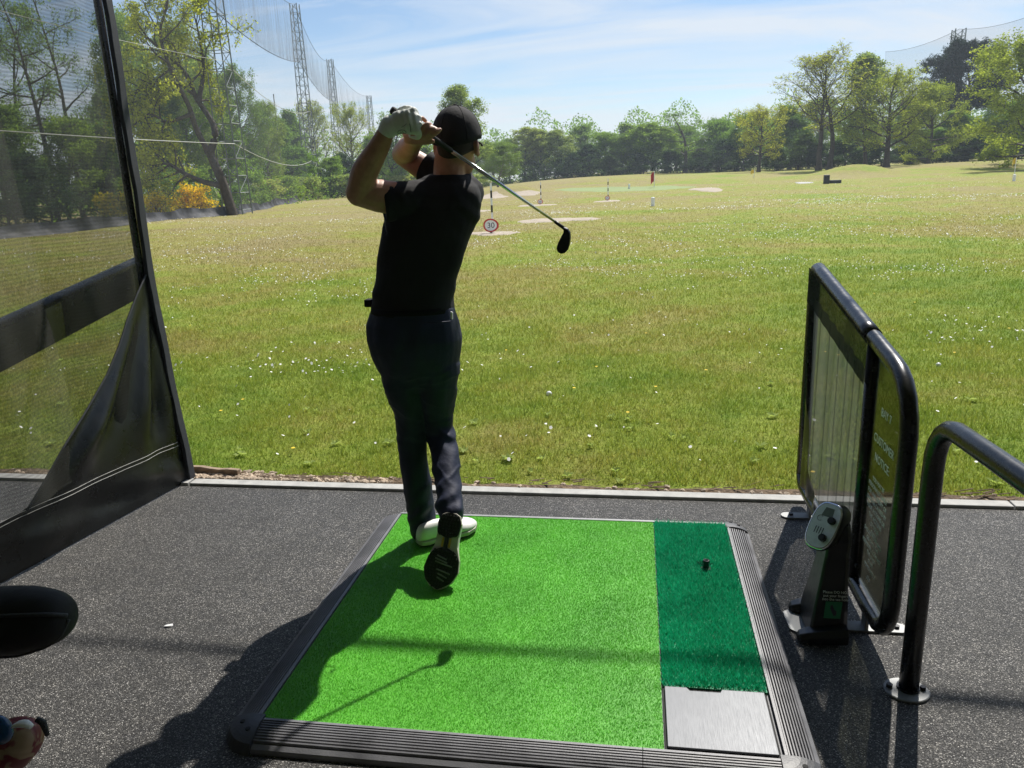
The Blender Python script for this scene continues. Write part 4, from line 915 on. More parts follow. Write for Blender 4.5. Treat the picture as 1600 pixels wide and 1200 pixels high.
    m.rings([rowring(*q) for q in ((478, 584, 708, 3.08, .118), (490, 580, 711, 3.08, .124), (505, 575, 716, 3.08, .132), (528, 576, 721, 3.08, .138), (552, 583, 719, 3.085, .134), (576, 593, 715, 3.09, .118), (598, 606, 706, 3.09, .085), (616, 628, 690, 3.09, .04))])
    limb(m, [gY(629, 575, 3.08), gY(635, 610, 3.09), gY(641, 645, 3.11), gY(642, 680, 3.12), gY(645, 710, 3.115), gY(652, 760, 3.10), gY(659, 808, 3.10), gY(661, 826, 3.10)], [.095, .088, .069, .062, .060, .063, .060, .059], 20)
    limb(m, [gY(683, 575, 3.08), gY(683, 610, 3.10), gY(683, 645, 3.14), gY(686, 668, 3.145), gY(692, 692, 3.12), gY(699, 748, 2.99), gY(703, 786, 2.90), gY(705, 801, 2.865)], [.095, .082, .067, .063, .061, .056, .055, .054], 20)
    tr = remesh(m, 0.0065, 6, 0.5); v = verts(tr); nn = normals(tr)
    kz = gY(690, 668, 3.14)[2]; az = gY(660, 815, 3.1)[2]; az2 = gY(704, 800, 2.93)[2]
    rt_ = v[:, 0] > gY(672, 700, 3.1)[0]
    fo = 0.0040*np.sin(v[:, 2]*120+v[:, 0]*40)*np.exp(-((v[:, 2]-kz)/0.07)**2)*np.where(rt_, 1, 0.5)
    fo += 0.0050*np.sin(v[:, 2]*85-v[:, 0]*70+3*v[:, 1])*np.exp(-((v[:, 2]-np.where(rt_, az2, az)-0.05)/0.10)**2)
    fo += 0.003*np.sin(v[:, 2]*42+v[:, 0]*55+1)*np.exp(-((v[:, 2]-0.78)/0.14)**2)+0.0025*np.sin(v[:, 0]*70-v[:, 2]*22)
    nz_ = np.array([mnoise.noise(Vector(q*11)) for q in v]); nz2 = np.array([mnoise.noise(Vector((q[0]*22, q[1]*22, q[2]*7))) for q in v]); fo = fo*(0.55+1.3*nz_)+0.004*nz2+0.003*nz_
    for nx_, nzv, c_, w_, amp_ in ((.55, .84, .02, .006, .007), (-.5, .86, .72, .007, .006), (.62, .78, -.16, .006, .006), (-.35, .94, .84, .006, .006), (-.2, .98, .93, .007, .006), (.4, .92, .30, .007, .005), (-.25, .97, 1.00, .006, .005), (.15, .99, .62, .006, .004)):
        dd_ = v[:, 0]*nx_+v[:, 2]*nzv-c_+0.02*nz_; fo += np.where(rt_ | (v[:, 2] > 0.8), 0.55, 0.3)*amp_*np.exp(-(dd_/w_)**2)*(v[:, 2] > 0.15)
    setverts(tr, v+nn*fo[:, None]); link('trousers', tr, MAT['trouser'], G, smooth=True)
    for px0, px1, Y_, a_ in ((660, 703, 2.944, 0),):
        b = MB(); b.tube([gY(px0, 505, Y_)+[0, .006, 0], gY((px0+px1)/2, 504, Y_)+[0, -.002, 0], gY(px1, 503, Y_)+[0, .012, 0]], 0.0025, 6); b.build('pocket_welt', MAT['trouser'], G, smooth=True)
    b = MB(); b.prism([gY(*q, 2.945) for q in ((704, 487), (707, 488), (707, 499), (704.5, 498))], (0, 0.006, 0)); b.build('pocket_logo', MAT['white'], G)
    # ---- belt with buckle end and clip
    b = MB(); r1 = rowring(486, 582.5, 708.5, 3.08, .124, 36); r0 = rowring(477, 583.5, 707.5, 3.08, .123, 36); b.rings([r1, r0], cap=False); bo = b.build('belt', MAT['belt'], G, smooth=True); so = bo.modifiers.new('s', 'SOLIDIFY'); so.thickness = 0.004; so.offset = 0
    b = MB(); c0 = gY(577, 473, 3.06); b.box(c0, (0.030, 0.045, 0.030)); b.build('belt_clip', MAT['belt'], bo, bevel=0.004)
    # ---- gloved left hand
    m = MB(); g = lambda *q: gY(*q)
    limb(m, [WR_L+(EL_L-WR_L)*0.05, WR_L+(WR_L-EL_L)*0.06], [.0315, .033], 14, 3)
    for c0, r_ in (((613, 198, 2.845), (.031, .028, .034)), ((624, 191, 2.838), (.036, .028, .040)), ((636, 190, 2.838), (.036, .027, .043)), ((645, 192, 2.842), (.026, .024, .041))):
        m.ball(g(*c0), r_, 16, 10)
    for fch in (((640, 205, 2.835), (654, 205, 2.842), (653, 214, 2.87), (642, 212, 2.892)), ((641, 197, 2.832), (655, 194, 2.842), (656, 203, 2.872), (645, 204, 2.895)),
                ((638, 188, 2.832), (651, 182, 2.842), (655, 190, 2.874), (644, 194, 2.895)), ((634, 180, 2.834), (645, 172, 2.845), (650, 178, 2.874), (640, 184, 2.893))):
        limb(m, [g(*q) for q in fch], [.0125, .0122, .0112, .0098], 10, 4)
    limb(m, [g(618, 184, 2.86), g(628, 172, 2.872), g(640, 170, 2.878), g(648, 176, 2.882)], [.015, .0135, .0118, .010], 10, 4)
    gl = remesh(m, 0.0042, 5, 0.5); v = verts(gl); nn = normals(gl); c1 = g(640, 185, 2.84)
    fo = 0.0018*np.sin((v[:, 0]-c1[0])*330+(v[:, 2]-c1[2])*60)*np.exp(-(np.linalg.norm(v-c1, axis=1)/0.05)**2)
    setverts(gl, v+nn*fo[:, None]); go = link('glove', gl, MAT['glove'], G, smooth=True)
    def ontoglove(px, py, off=0.0015):
        d = ray(px, py); d /= np.linalg.norm(d); ok, loc, nr, ix = go_bvh.ray_cast(Vector(CAM), Vector(d))
        return (np.array(loc)-d*off) if ok is not None and loc is not None else None
    from mathutils.bvhtree import BVHTree
    go_bvh = BVHTree.FromPolygons([tuple(q) for q in verts(gl)], [tuple(p_.vertices) for p_ in gl.polygons]); _rc = go_bvh.ray_cast
    def og(px, py, off=0.0012):
        d = ray(px, py); d /= np.linalg.norm(d); loc, nr, ix, ds = _rc(Vector(CAM), Vector(d)); return None if loc is None else np.array(loc)-d*off
    def line(name, pts, r_):
        P_ = [og(*q) for q in pts]; P_ = [q for q in P_ if q is not None]
        if len(P_) > 2: b = MB(); b.tube(P_, r_, 5); b.build(name, MAT['ink'], go)
    line('glove_emblem', [(628+6.5*math.cos(a), 207+4*math.sin(a)) for a in np.linspace(0, 6.28, 18)], 0.0008)
    line('glove_emblem', [(625.5, 206), (627, 208.5), (629, 205.5), (631, 208)], 0.0008)
    line('glove_mark', [(640, 193), (641.5, 200), (642, 206), (642, 213)], 0.0011)
    line('glove_mark', [(635, 193), (633.5, 195), (631, 197), (627, 199)], 0.0006)
    # ---- shoes
    def shoe(origin, fwd, up, side_flip, name, WK):
        f_ = np.asarray(fwd, float); f_ /= np.linalg.norm(f_); u_ = np.asarray(up, float); u_ = u_-f_*(u_ @ f_); u_ /= np.linalg.norm(u_); s_ = np.cross(f_, u_)*side_flip
        Q = lambda x, y, z: np.asarray(origin)+f_*x+s_*y+u_*z
        st_x = np.array([0.0, 0.010, 0.04, 0.09, 0.13, 0.18, 0.225, 0.265, 0.288, 0.298])
        wl = WK*np.array([0.012, 0.026, 0.034, 0.031, 0.031, 0.043, 0.049, 0.040, 0.024, 0.008]); wr_ = WK*np.array([0.012, 0.026, 0.034, 0.032, 0.034, 0.047, 0.050, 0.038, 0.020, 0.006])
        tp = np.array([0.045, 0.088, 0.098, 0.100, 0.092, 0.072, 0.058, 0.050, 0.040, 0.028])
        def sec(i, z0, z1, k=1.0, rnd=True):
            a_, b_ = wl[i]*k, wr_[i]*k; h = z1-z0
            return [Q(st_x[i], y, z) for y, z in ((-a_, z0), (b_, z0), (b_*1.02, z0+h*0.35), (b_*(0.86 if rnd else 1), z0+h*0.72), (b_*(0.45 if rnd else 1), z1), (-a_*(0.45 if rnd else 1), z1), (-a_*(0.86 if rnd else 1), z0+h*0.72), (-a_*1.02, z0+h*0.35))]
        b = MB(); b.rings([sec(i, 0.022, tp[i]) for i in range(10)]); o = b.build(name, MAT['leather'], G, smooth=True); sb = o.modifiers.new('s', 'SUBSURF'); sb.levels = 2; sb.render_levels = 2
        b = MB(); b.rings([[Q(st_x[i], y, z) for y, z in ((-wl[i]*1.05, 0.007), (wr_[i]*1.05, 0.007), (wr_[i]*1.06, 0.026), (-wl[i]*1.06, 0.026))] for i in range(10)]); b.build('midsole', MAT['midsole'], o, bevel=0.003)
        # two sole pads with cleats, bars between
        def pad(i0, i1, ks):
            xs_ = np.linspace(i0, i1, 12); L_ = np.interp(xs_, st_x, wl); Rr = np.interp(xs_, st_x, wr_); tap = np.sqrt(np.clip(1-np.abs((xs_-(i0+i1)/2)/((i1-i0)/2))**6, 0.05, 1))
            b = MB(); b.rings([[Q(x, -l*ks*t_, 0.0005), Q(x, r_*ks*t_, 0.0005), Q(x, r_*ks*t_, 0.010), Q(x, -l*ks*t_, 0.010)] for x, l, r_, t_ in zip(xs_, L_, Rr, tap)])
            for x in np.arange(i0+0.012, i1-0.008, 0.0125):
                l, r_ = np.interp(x, st_x, wl), np.interp(x, st_x, wr_)
                for y in np.arange(-l+0.010, r_-0.006, 0.0125):
                    b.rings([[Q(x+rr*math.cos(a), y+rr*math.sin(a), z) for a in np.linspace(0, 6.283, 6, endpoint=False)] for rr, z in ((0.0045, 0.002), (0.0028, -0.0035))])
            return b.build('outsole', MAT['sole'], o)
        pad(0.002, 0.098, 1.03); p2_ = pad(0.138, 0.297, 1.03)
        b = MB(); b.rings([[Q(x, -0.007, 0.001), Q(x, 0.008, 0.001), Q(x, 0.008, 0.009), Q(x, -0.007, 0.009)] for x in (0.09, 0.145)]); b.build('shank', MAT['sole'], o)
        for y in (-0.014, 0.015):
            b = MB(); b.rings([[Q(x, y-0.004, 0.003), Q(x, y+0.004, 0.003), Q(x, y+0.004, 0.009), Q(x, y-0.004, 0.009)] for x in (0.1, 0.136)]); b.build('amber_inlay', MAT['amber'], o)
        for x, y0, y1 in ((0.170, -0.018, 0.014), (0.182, -0.022, 0.018), (0.194, -0.020, 0.036), (0.222, -0.012, 0.034), (0.238, -0.006, 0.026), (0.252, -0.006, 0.018)):
            b = MB(); b.tube([Q(x, y0*1.3, -0.003), Q(x+0.012, y1*1.2, -0.003)], 0.0032, 6); b.build('sole_bar', MAT['solemark'], o)
        return o
    hl = onZ(652, 853, 0.052); tl = onZ(744, 824, 0.052); fwd = tl-hl; fwd[2] = 0
    sl = shoe(hl+[0, 0, 0.004], fwd, (0.06, -0.10, 1), 1, 'left_shoe', 1.12)
    toe = onZ(682, 921, 0.056); heel = gY(704, 810, 2.80)
    f2 = toe-heel; f2 /= np.linalg.norm(f2); o2 = toe-f2*0.298
    shoe(o2, f2, (0.10, 1.0, 0.45), 1, 'right_shoe', 1.34)
    # ---- club
    C = empty('golf_club', (float(BUTT[0]), float(BUTT[1]), 0.048), 'black headed iron club with steel shaft held behind the golfer\'s cap', 'golf club')
    b = MB(); b.tube([BUTT, BUTT+ax*0.006, BUTT+ax*0.03, BUTT+ax*0.265], [.011, .0145, .0135, .0095], 14); b.build('grip', MAT['gripr'], C, smooth=True)
    b = MB(); b.tube([BUTT+ax*0.264, BUTT+ax*0.5, HEADC], [.0073, .0068, .0050], 12); b.build('shaft', MAT['shaft'], C, smooth=True)
    b = MB(); hs = [gY(*q, 3.25) for q in ((866, 345.5), (872, 350), (878, 354), (884, 359))]; b.tube(hs, [.0062, .0068, .0070, .0078], 12); b.build('hosel', MAT['clubblack'], C, smooth=True)
    out = [gY(*q, 3.238) for q in ((880, 355), (886, 358), (890, 364), (890.5, 373), (889, 383), (886.5, 391), (882, 396), (876, 397), (871, 394), (869, 388.5), (871, 381), (876, 371), (880, 363.5))]
    b = MB(); b.prism(out, (0.004, 0.015, 0.003)); b.build('club_head', MAT['clubblack'], C, bevel=0.003)
golfer()
# ---------------------------------------------------------------- range furniture
def blob(name, px, py, hw_px, hh_px, mat, seed, lift=0.03, depth=None):
    """a flat patch of sand or mown green following the ground"""
    c = hit(px, py); dist = c[1]; rx = hw_px*dist/F_PX*1.03; f_ = hit(px, py+hh_px)[1]; g_ = hit(px, py-hh_px)[1]
    ry = depth if depth else min(max((g_-f_)/2, rx*0.25), rx*0.9); rg = np.random.default_rng(seed); n = 40; m_ = 8; V = [(c[0], c[1], float(tz(c[0], c[1]))+lift)]; f = []
    ph = rg.uniform(0, 6.28, 3)
    for i in range(1, m_+1):
        for j in range(n):
            a = 2*math.pi*j/n; k = i/m_*(1+0.16*math.sin(2*a+ph[0])+0.12*math.sin(3*a+ph[1])+0.07*math.sin(7*a+ph[2])+0.05*math.sin(11*a+ph[1])); x = c[0]+math.cos(a)*rx*k; y = c[1]+math.sin(a)*ry*k
            V.append((x, y, float(tz(x, y))+lift*(1 if i < m_ else -0.4)))
    for j in range(n): f.append((0, 1+j, 1+(j+1) % n))
    for i in range(m_-1):
        for j in range(n): f.append((1+i*n+j, 1+(i+1)*n+j, 1+(i+1)*n+(j+1) % n, 1+i*n+(j+1) % n))
    b = MB(); b.add(V, f); return tag(b.build(name, mat, smooth=True), kind='structure')
blob('sand_patch', 768, 365.5, 44, 4.5, MAT['sand'], 1); blob('sand_bunker', 868, 344, 56, 6, MAT['sand'], 2); blob('sand_patch', 838, 321, 26, 1.6, MAT['sand'], 3, depth=1.6)
blob('sand_patch', 950, 314.5, 20, 1.5, MAT['sand'], 4, depth=1.4); blob('sand_bunker', 823, 303, 24, 6, MAT['sand'], 5); blob('sand_bunker', 770, 308, 22, 2, MAT['sand'], 6, depth=2)
blob('sand_bunker', 1104, 296.5, 24, 1.6, MAT['sand'], 7, 0.05, depth=3); blob('target_green', 975, 296.5, 90, 4, MAT['green'], 8, 0.05); blob('sand_bunker', 1256, 286, 13, 2, MAT['kerb'], 9, 0.05, depth=1.2)
blob('sand_patch', 752, 330, 12, 1.4, MAT['sand'], 12, depth=0.8)
def marker(px, py, top_px, txt, label, R_=0.235):
    q = hit(px, py); D = q[1]; r = empty('distance_marker', q, label, 'sign', 'distance markers standing on sand patches')
    H_ = (py-top_px)*D/F_PX/math.cos(PITCH)*1.02; n = 7; seg = H_/n
    for i in range(n):
        b = MB(); b.tube([q+[0.04, 0.12, seg*i-0.02*(i == 0)], q+[0.04, 0.12, seg*(i+1)]], 0.030, 10); b.build('pole_band', MAT['white'] if i % 2 == 0 else MAT['blackpaint'], r)
    k_ = R_/0.235; c = q+np.array([0, 0, R_+0.03]); bow = lambda x: 0.10*(x/R_)**2
    def disc(r0, r1, off, mat, name, yk=0.86):
        V = []; n = 36; rr = [r0]+[r0+(r1-r0)*k/5 for k in range(1, 6)]
        for t_ in rr:
            for j in range(n):
                a = 2*math.pi*j/n; x = math.cos(a)*t_; z = math.sin(a)*t_*yk; V.append(c+np.array([x, bow(x)-off, z]))
        f = [(i*n+j, (i+1)*n+j, (i+1)*n+(j+1) % n, i*n+(j+1) % n) for i in range(len(rr)-1) for j in range(n)]
        if r0 < 0.01: f.append(tuple(range(n)))
        b = MB(); b.add(V, f); o = b.build(name, mat, r); s_ = o.modifiers.new('s', 'SOLIDIFY'); s_.thickness = 0.012; return o
    d = disc(0.001, 0.205*k_, 0.0, MAT['white'], 'sign_face'); disc(0.185*k_, R_, 0.006, MAT['red'], 'sign_rim')
    t_ = text(txt, c+np.array([0.012, -0.016, -0.005]), (1, 0, 0), (0, 0, 1), 0.235*k_, MAT['ink'], r, 'numerals')
    v = verts(t_.data); v[:, 1] += bow(v[:, 0]-c[0]); setverts(t_.data, v)
    b = MB(); b.tube([q+[-0.07, 0.05, 0], q+[0, 0.03, 0.06], q+[0.07, 0.05, 0]], 0.016, 8); b.build('sign_stand', MAT['blackpaint'], r)
marker(767, 366, 293, '30', 'red rimmed distance marker reading 30 with striped pole on pale sand')
marker(844, 320, 288, '50', 'small red rimmed marker with striped pole on a sand strip before the mound', 0.15)
marker(949, 314, 283, '75', 'small red rimmed marker with striped pole on sand before the target green', 0.15)
def flag(px, py, top_py, col, label, w=7, h=20):
    q = hit(px, py); D = q[1]; s = D/F_PX; r = empty('flagstick', q, label, 'flag'); Hh = (py-top_py)*s
    b = MB(); b.tube([q-[0, 0, .05], q+[0, 0, Hh]], 0.03, 8); b.build('stick', MAT['white'], r)
    b = MB(); V = []; n = 8
    for i in range(n):
        u = i/(n-1)
        for k in range(5): V.append(q+np.array([-u*w*s, 0.12*math.sin(u*5), Hh-0.02-h*s*k/4-u*u*h*s*0.35]))
    b.add(V, [(i*5+k, (i+1)*5+k, (i+1)*5+k+1, i*5+k+1) for i in range(n-1) for k in range(4)]); b.build('flag_cloth', col, r)
flag(1022, 294, 270, MAT['red'], 'red flag on a thin stick at the target green', 5, 14)
flag(1585, 272, 250, MAT['yellow'], 'yellow flag on a thin stick near the right hand oak', 5, 8)
flag(1178, 278, 266, MAT['yellow'], 'tiny yellow flag before the dark wood edge', 5, 5)
def post(px, py, top_py, wpx, label, mat):
    q = hit(px, py); s = q[1]/F_PX; b = MB(); n = 14; a = np.linspace(0, 2*math.pi, n, endpoint=False); rr = wpx*s/2; Hh = (py-top_py)*s
    b.rings([[q+np.array([math.cos(t_)*rr*k, math.sin(t_)*rr*k, z]) for t_ in a] for k, z in ((1, -.03), (1, Hh*0.9), (0.9, Hh*0.97), (0.5, Hh))]); tag(b.build('marker_post', mat, smooth=False), label, 'post')
post(1020, 322, 309, 5.5, 'short stout white post on the open grass before the red flag', MAT['white'])
post(983, 296, 288, 3, 'short white post standing on the target green', MAT['white'])
post(1584, 283, 274, 4, 'short white post beside the yellow flag', MAT['white'])
q = hit(1291, 287); b = MB(); b.box(q+[0, 0, 0.30], (0.42, 0.35, 0.75)); b.box(q+[0.75, 0.5, 0.12], (0.9, 0.5, 0.28)); tag(b.build('tee_shelter', MAT['skirt'], bevel=0.05), 'small dark hut like box on the mound slope at the right', 'box')

# ---------------------------------------------------------------- trees
def tubes_arrays(branches, n):
    V = []; L = []; off = 0
    ang = np.linspace(0, 2*math.pi, n, endpoint=False); ca, sa = np.cos(ang)[:, None], np.sin(ang)[:, None]
    for pts, rad in branches:
        k = len(pts); T = np.gradient(pts, axis=0); T /= np.linalg.norm(T, axis=1)[:, None]+1e-9
        a = np.array([0.31, 0.17, 0.93]) if abs(T[0][2]) < 0.9 else np.array([0.95, 0.1, 0.2])
        u = np.cross(T, a); u /= np.linalg.norm(u, axis=1)[:, None]+1e-9; w = np.cross(T, u)
        V.append((pts[:, None]+rad[:, None, None]*(ca[None]*u[:, None]+sa[None]*w[:, None])).reshape(-1, 3))
        i = np.arange(k-1)[:, None]*n; j = np.arange(n)[None]; j2 = (j+1) % n
        L.append((np.stack([i+j, i+j2, i+n+j2, i+n+j], -1)+off).reshape(-1)); off += k*n
    V = np.concatenate(V); L = np.concatenate(L); return V, L
def curve_branch(rg, p0, d0, length, r0, r1, k, wander, lift):
    pts = [np.asarray(p0, float)]; d = np.asarray(d0, float)/np.linalg.norm(d0); st = length/(k-1)
    for i in range(k-1):
        d = d+rg.normal(0, wander, 3)+np.array([0, 0, lift]); d /= np.linalg.norm(d); pts.append(pts[-1]+d*st)
    return np.array(pts), np.linspace(r0, r1, k)
def at_curve(pts, t_):
    f = t_*(len(pts)-1); i = min(int(f), len(pts)-2); w = f-i; d = pts[i+1]-pts[i]; return pts[i]*(1-w)+pts[i+1]*w, d/np.linalg.norm(d)
def perp_dir(rg, d, ang, az):
    a = np.array([0, 0, 1.0]) if abs(d[2]) < 0.9 else np.array([1.0, 0, 0]); u = np.cross(d, a); u /= np.linalg.norm(u); w = np.cross(d, u)
    return d*math.cos(ang)+(u*math.cos(az)+w*math.sin(az))*math.sin(ang)
def grow(seed, H=14.0, R_=5.0, trunk_h=0.3, trunk_r=0.3, n1=12, n2=7, n3=5, leaves=22, lsize=0.16, lspread=0.35, lift=0.04, droop=0.0, shape='round', wander=0.10, trunks=1, limbs=None, bare=0.0, spread_ang=(70, 35), narrow=1.0):
    """returns (branches, leaf centres, tints): a trunk, limbs, sub-branches, twigs and the leaves on them"""
    rg = np.random.default_rng(seed); br = []; LC = []; LT = []
    main = []
    if limbs is not None: main = limbs
    else:
        for t_ in range(trunks):
            lean = rg.normal(0, 0.02, 2)+(np.array([0.035*(t_*2-1), 0.02]) if trunks > 1 else 0)
            p, r = curve_branch(rg, (0.5*(t_*2-1) if trunks > 1 else 0, 0, -0.15), (lean[0], lean[1], 1), H*0.93, trunk_r, trunk_r*0.12, 12, 0.045, 0.03); main.append((p, r, trunk_h))
    for p, r, th in main:
        br.append((p, r*np.where(np.arange(len(r)) == 0, 1.35, 1.0)))
        N1 = max(3, int(n1/len(main)))
        for i in range(N1):
            t_ = th+(1-th)*((i+rg.uniform(0, 0.9))/N1); q, d = at_curve(p, min(t_, 0.99)); u = (t_-th)/(1-th)
            if shape == 'round': env = math.sqrt(max(0.05, 1-(2*u-0.85)**2*0.80))
            elif shape == 'cone': env = 1.05-0.85*u
            elif shape == 'flat': env = 0.55+0.6*math.sin(min(1, u*1.15)*math.pi*0.55)
            else: env = 0.75
            ang = R(spread_ang[0]+(spread_ang[1]-spread_ang[0])*u)+rg.normal(0, 0.12); az = i*2.4+rg.uniform(-.5, .5)
            ln = R_*env*rg.uniform(0.75, 1.12); r0 = min(np.interp(t_, np.linspace(0, 1, len(r)), r)*0.62, 0.035*ln+0.02)
            p1, r1 = curve_branch(rg, q, perp_dir(rg, d, ang, az), ln, r0, r0*0.22, 7, wander, lift-droop*0.5); br.append((p1, r1))
            for j in range(n2):
                t2 = 0.28+0.72*(j+rg.uniform(0, 0.9))/n2; q2, d2 = at_curve(p1, min(t2, 0.99)); l2 = ln*0.42*(1.15-0.6*t2)*rg.uniform(0.7, 1.2)
                p2, r2 = curve_branch(rg, q2, perp_dir(rg, d2, R(rg.uniform(30, 62)), rg.uniform(0, 6.28)), l2, max(r0*0.34*(1.1-0.5*t2), 0.012), 0.008, 5, wander*1.3, lift-droop); br.append((p2, r2))
                for k in range(n3):
                    t3 = 0.25+0.75*(k+rg.uniform(0, 0.9))/n3; q3, d3 = at_curve(p2, min(t3, 0.99)); l3 = (0.5+0.35*l2)*rg.uniform(0.5, 1.1)
                    p3, r3 = curve_branch(rg, q3, perp_dir(rg, d3, R(rg.uniform(25, 65)), rg.uniform(0, 6.28)), l3, 0.012, 0.005, 4, wander*1.5, lift-droop*2.2); br.append((p3, r3))
                    if rg.uniform() < bare: continue
                    m_ = max(1, int(leaves*rg.uniform(0.5, 1.4))); tt = rg.uniform(0.15, 1.05, m_); ii = np.clip((tt*(len(p3)-1)).astype(int), 0, len(p3)-2)
                    c = p3[ii]+(p3[ii+1]-p3[ii])*(tt*(len(p3)-1)-ii)[:, None]+rg.normal(0, lspread*0.45, (m_, 3)); LC.append(c); LT.append(np.clip(rg.normal(0.45, 0.16)+rg.normal(0, 0.16, m_), 0, 1))
    return br, np.concatenate(LC), np.concatenate(LT)
def leaf_mesh(name, C, tint, size, seed, aspect=0.6, hang=0.0):
    rg = np.random.default_rng(seed); n = len(C)
    a = rg.normal(0, 1, (n, 3)); a[:, 2] -= hang*2; a /= np.linalg.norm(a, axis=1)[:, None]; b = rg.normal(0, 1, (n, 3)); b -= a*(a*b).sum(1)[:, None]; b /= np.linalg.norm(b, axis=1)[:, None]
    s = size*rg.uniform(0.55, 1.35, (n, 1)); V = np.stack([C-a*s*0.5, C+b*s*0.5*aspect, C+a*s*0.5, C-b*s*0.5*aspect], 1).reshape(-1, 3)
    return fast_mesh(name, V, np.arange(4*n), np.full(n, 4), tint)
TREE = {}
def species(key, name, bark, leafm, lsize, sides=5, hang=0.0, aspect=0.6, **kw):
    br, C, T = grow(**kw); big = [q for q in br if q[1][0] > 0.03]; small = [q for q in br if q[1][0] <= 0.03]
    V1, L1 = tubes_arrays(big, sides+1); V2, L2 = tubes_arrays(small, 3); V = np.concatenate([V1, V2]); L = np.concatenate([L1, L2+len(V1)])
    tm = fast_mesh('trunk', V, L, np.full(len(L)//4, 4)); tm.polygons.foreach_set('use_smooth', [True]*len(tm.polygons)); tm.materials.append(bark)
    cm = leaf_mesh('crown', C, T, lsize, kw['seed']+100, aspect, hang); cm.materials.append(leafm)
    TREE[key] = (name, tm, cm, float(C[:, 2].max()), float(np.percentile(np.hypot(C[:, 0], C[:, 1]), 96)))
species('oak_sparse', 'oak_tree', MAT['bark'], MAT['leaf_oak'], 0.20, seed=11, H=17, R_=5.4, trunk_h=0.36, trunk_r=0.25, n1=38, n2=9, n3=7, leaves=4, lspread=0.28, lift=0.14, trunks=2, wander=0.10, bare=0.25, spread_ang=(62, 25))
species('oak', 'oak_tree', MAT['bark'], MAT['leaf_oak'], 0.22, seed=12, H=14, R_=6.6, trunk_h=0.24, trunk_r=0.40, n1=26, n2=9, n3=7, leaves=9, lspread=0.45, lift=0.07, wander=0.15, bare=0.06, spread_ang=(72, 30))
species('oak_full', 'oak_tree', MAT['bark'], MAT['leaf_oak'], 0.24, seed=13, H=15, R_=7.0, trunk_h=0.12, trunk_r=0.40, n1=26, n2=9, n3=7, leaves=20, lspread=0.5, lift=0.03, wander=0.13, spread_ang=(85, 30))
species('green', 'deciduous_tree', MAT['bark'], MAT['leaf_green'], 0.26, seed=14, H=15, R_=5.0, trunk_h=0.10, trunk_r=0.26, n1=28, n2=8, n3=5, leaves=28, lspread=0.6, lift=0.07, wander=0.10, spread_ang=(70, 25))
species('green2', 'deciduous_tree', MAT['bark'], MAT['leaf_green'], 0.25, seed=15, H=16, R_=4.4, trunk_h=0.20, trunk_r=0.24, n1=30, n2=8, n3=5, leaves=24, lspread=0.55, lift=0.10, wander=0.12, shape='cone', spread_ang=(60, 22))
species('pale', 'deciduous_tree', MAT['bark'], MAT['leaf_pale'], 0.22, seed=16, H=17, R_=4.2, trunk_h=0.20, trunk_r=0.22, n1=30, n2=8, n3=5, leaves=20, lspread=0.45, lift=0.10, wander=0.10, spread_ang=(55, 22))
species('birch', 'birch_tree', MAT['bark_birch'], MAT['leaf_birch'], 0.15, seed=17, hang=0.5, H=15, R_=4.0, trunk_h=0.22, trunk_r=0.18, n1=28, n2=8, n3=6, leaves=26, lspread=0.42, lift=0.06, droop=0.12, wander=0.09, spread_ang=(58, 25))
species('dark', 'holly_tree', MAT['bark'], MAT['leaf_dark'], 0.26, seed=18, H=9, R_=3.8, trunk_h=0.04, trunk_r=0.16, n1=22, n2=7, n3=5, leaves=20, lspread=0.5, lift=0.05, wander=0.10, shape='cone', spread_ang=(80, 30))
species('pine', 'pine_tree', MAT['bark'], MAT['leaf_pine'], 0.36, seed=19, aspect=0.25, H=20, R_=5.2, trunk_h=0.45, trunk_r=0.34, n1=34, n2=9, n3=6, leaves=44, lspread=0.42, lift=0.05, wander=0.12, shape='round', spread_ang=(82, 45))
species('scots', 'pine_tree', MAT['bark'], MAT['leaf_green'], 0.20, seed=20, aspect=0.4, H=19, R_=3.6, trunk_h=0.30, trunk_r=0.26, n1=18, n2=7, n3=5, leaves=9, lspread=0.45, lift=0.03, wander=0.12, bare=0.1, spread_ang=(78, 45))
species('shrub', 'shrub', MAT['bark'], MAT['leaf_green'], 0.18, seed=21, H=3.4, R_=2.4, trunk_h=0.02, trunk_r=0.07, n1=16, n2=6, n3=4, leaves=16, lspread=0.3, lift=0.06, wander=0.12, spread_ang=(80, 20))
species('shrub_pale', 'shrub', MAT['bark'], MAT['leaf_pale'], 0.17, seed=22, H=3.2, R_=2.2, trunk_h=0.02, trunk_r=0.06, n1=16, n2=6, n3=4, leaves=12, lspread=0.3, lift=0.08, wander=0.12, spread_ang=(70, 20))
def plant(key, base, height, width, rot, label, group=None, lean=0.0, cat='tree'):
    name, tm, cm, h0, r0 = TREE[key]; o = empty(name, (base[0], base[1], base[2]), label, cat, group); sz = height/h0; sx = width/2/r0
    o.scale = (sx, sx, sz); o.rotation_euler = (0, lean, rot)
    for nm, me in (('trunk', tm), ('crown', cm)):
        c = bpy.data.objects.new(nm, me); COL.objects.link(c); c.parent = o
    return o
def tree_px(key, px, base_py, top_py, w_px, D, rot, label, group=None, cat='tree'):
    """a tree seen over pixel column px, its foot on the ground at depth D"""
    p = onY(px, base_py, D); z = float(tz(p[0], D)); top = onY(px, top_py, D)[2]
    return plant(key, (p[0], D, z-0.1), top-z, w_px*D/F_PX*1.03, rot, label, group, cat=cat)
WOOD = 'trees of the wood edge behind the range'
tree_px('oak_sparse', 1287, 263, 66, 128, 104, 0.4, 'tall twin trunked oak with sparse young leaves on the right hand slope')
tree_px('pale', 1352, 262, 80, 88, 112, 1.0, 'pale leaved tree between the twin trunked oak and the leaning oak', WOOD)
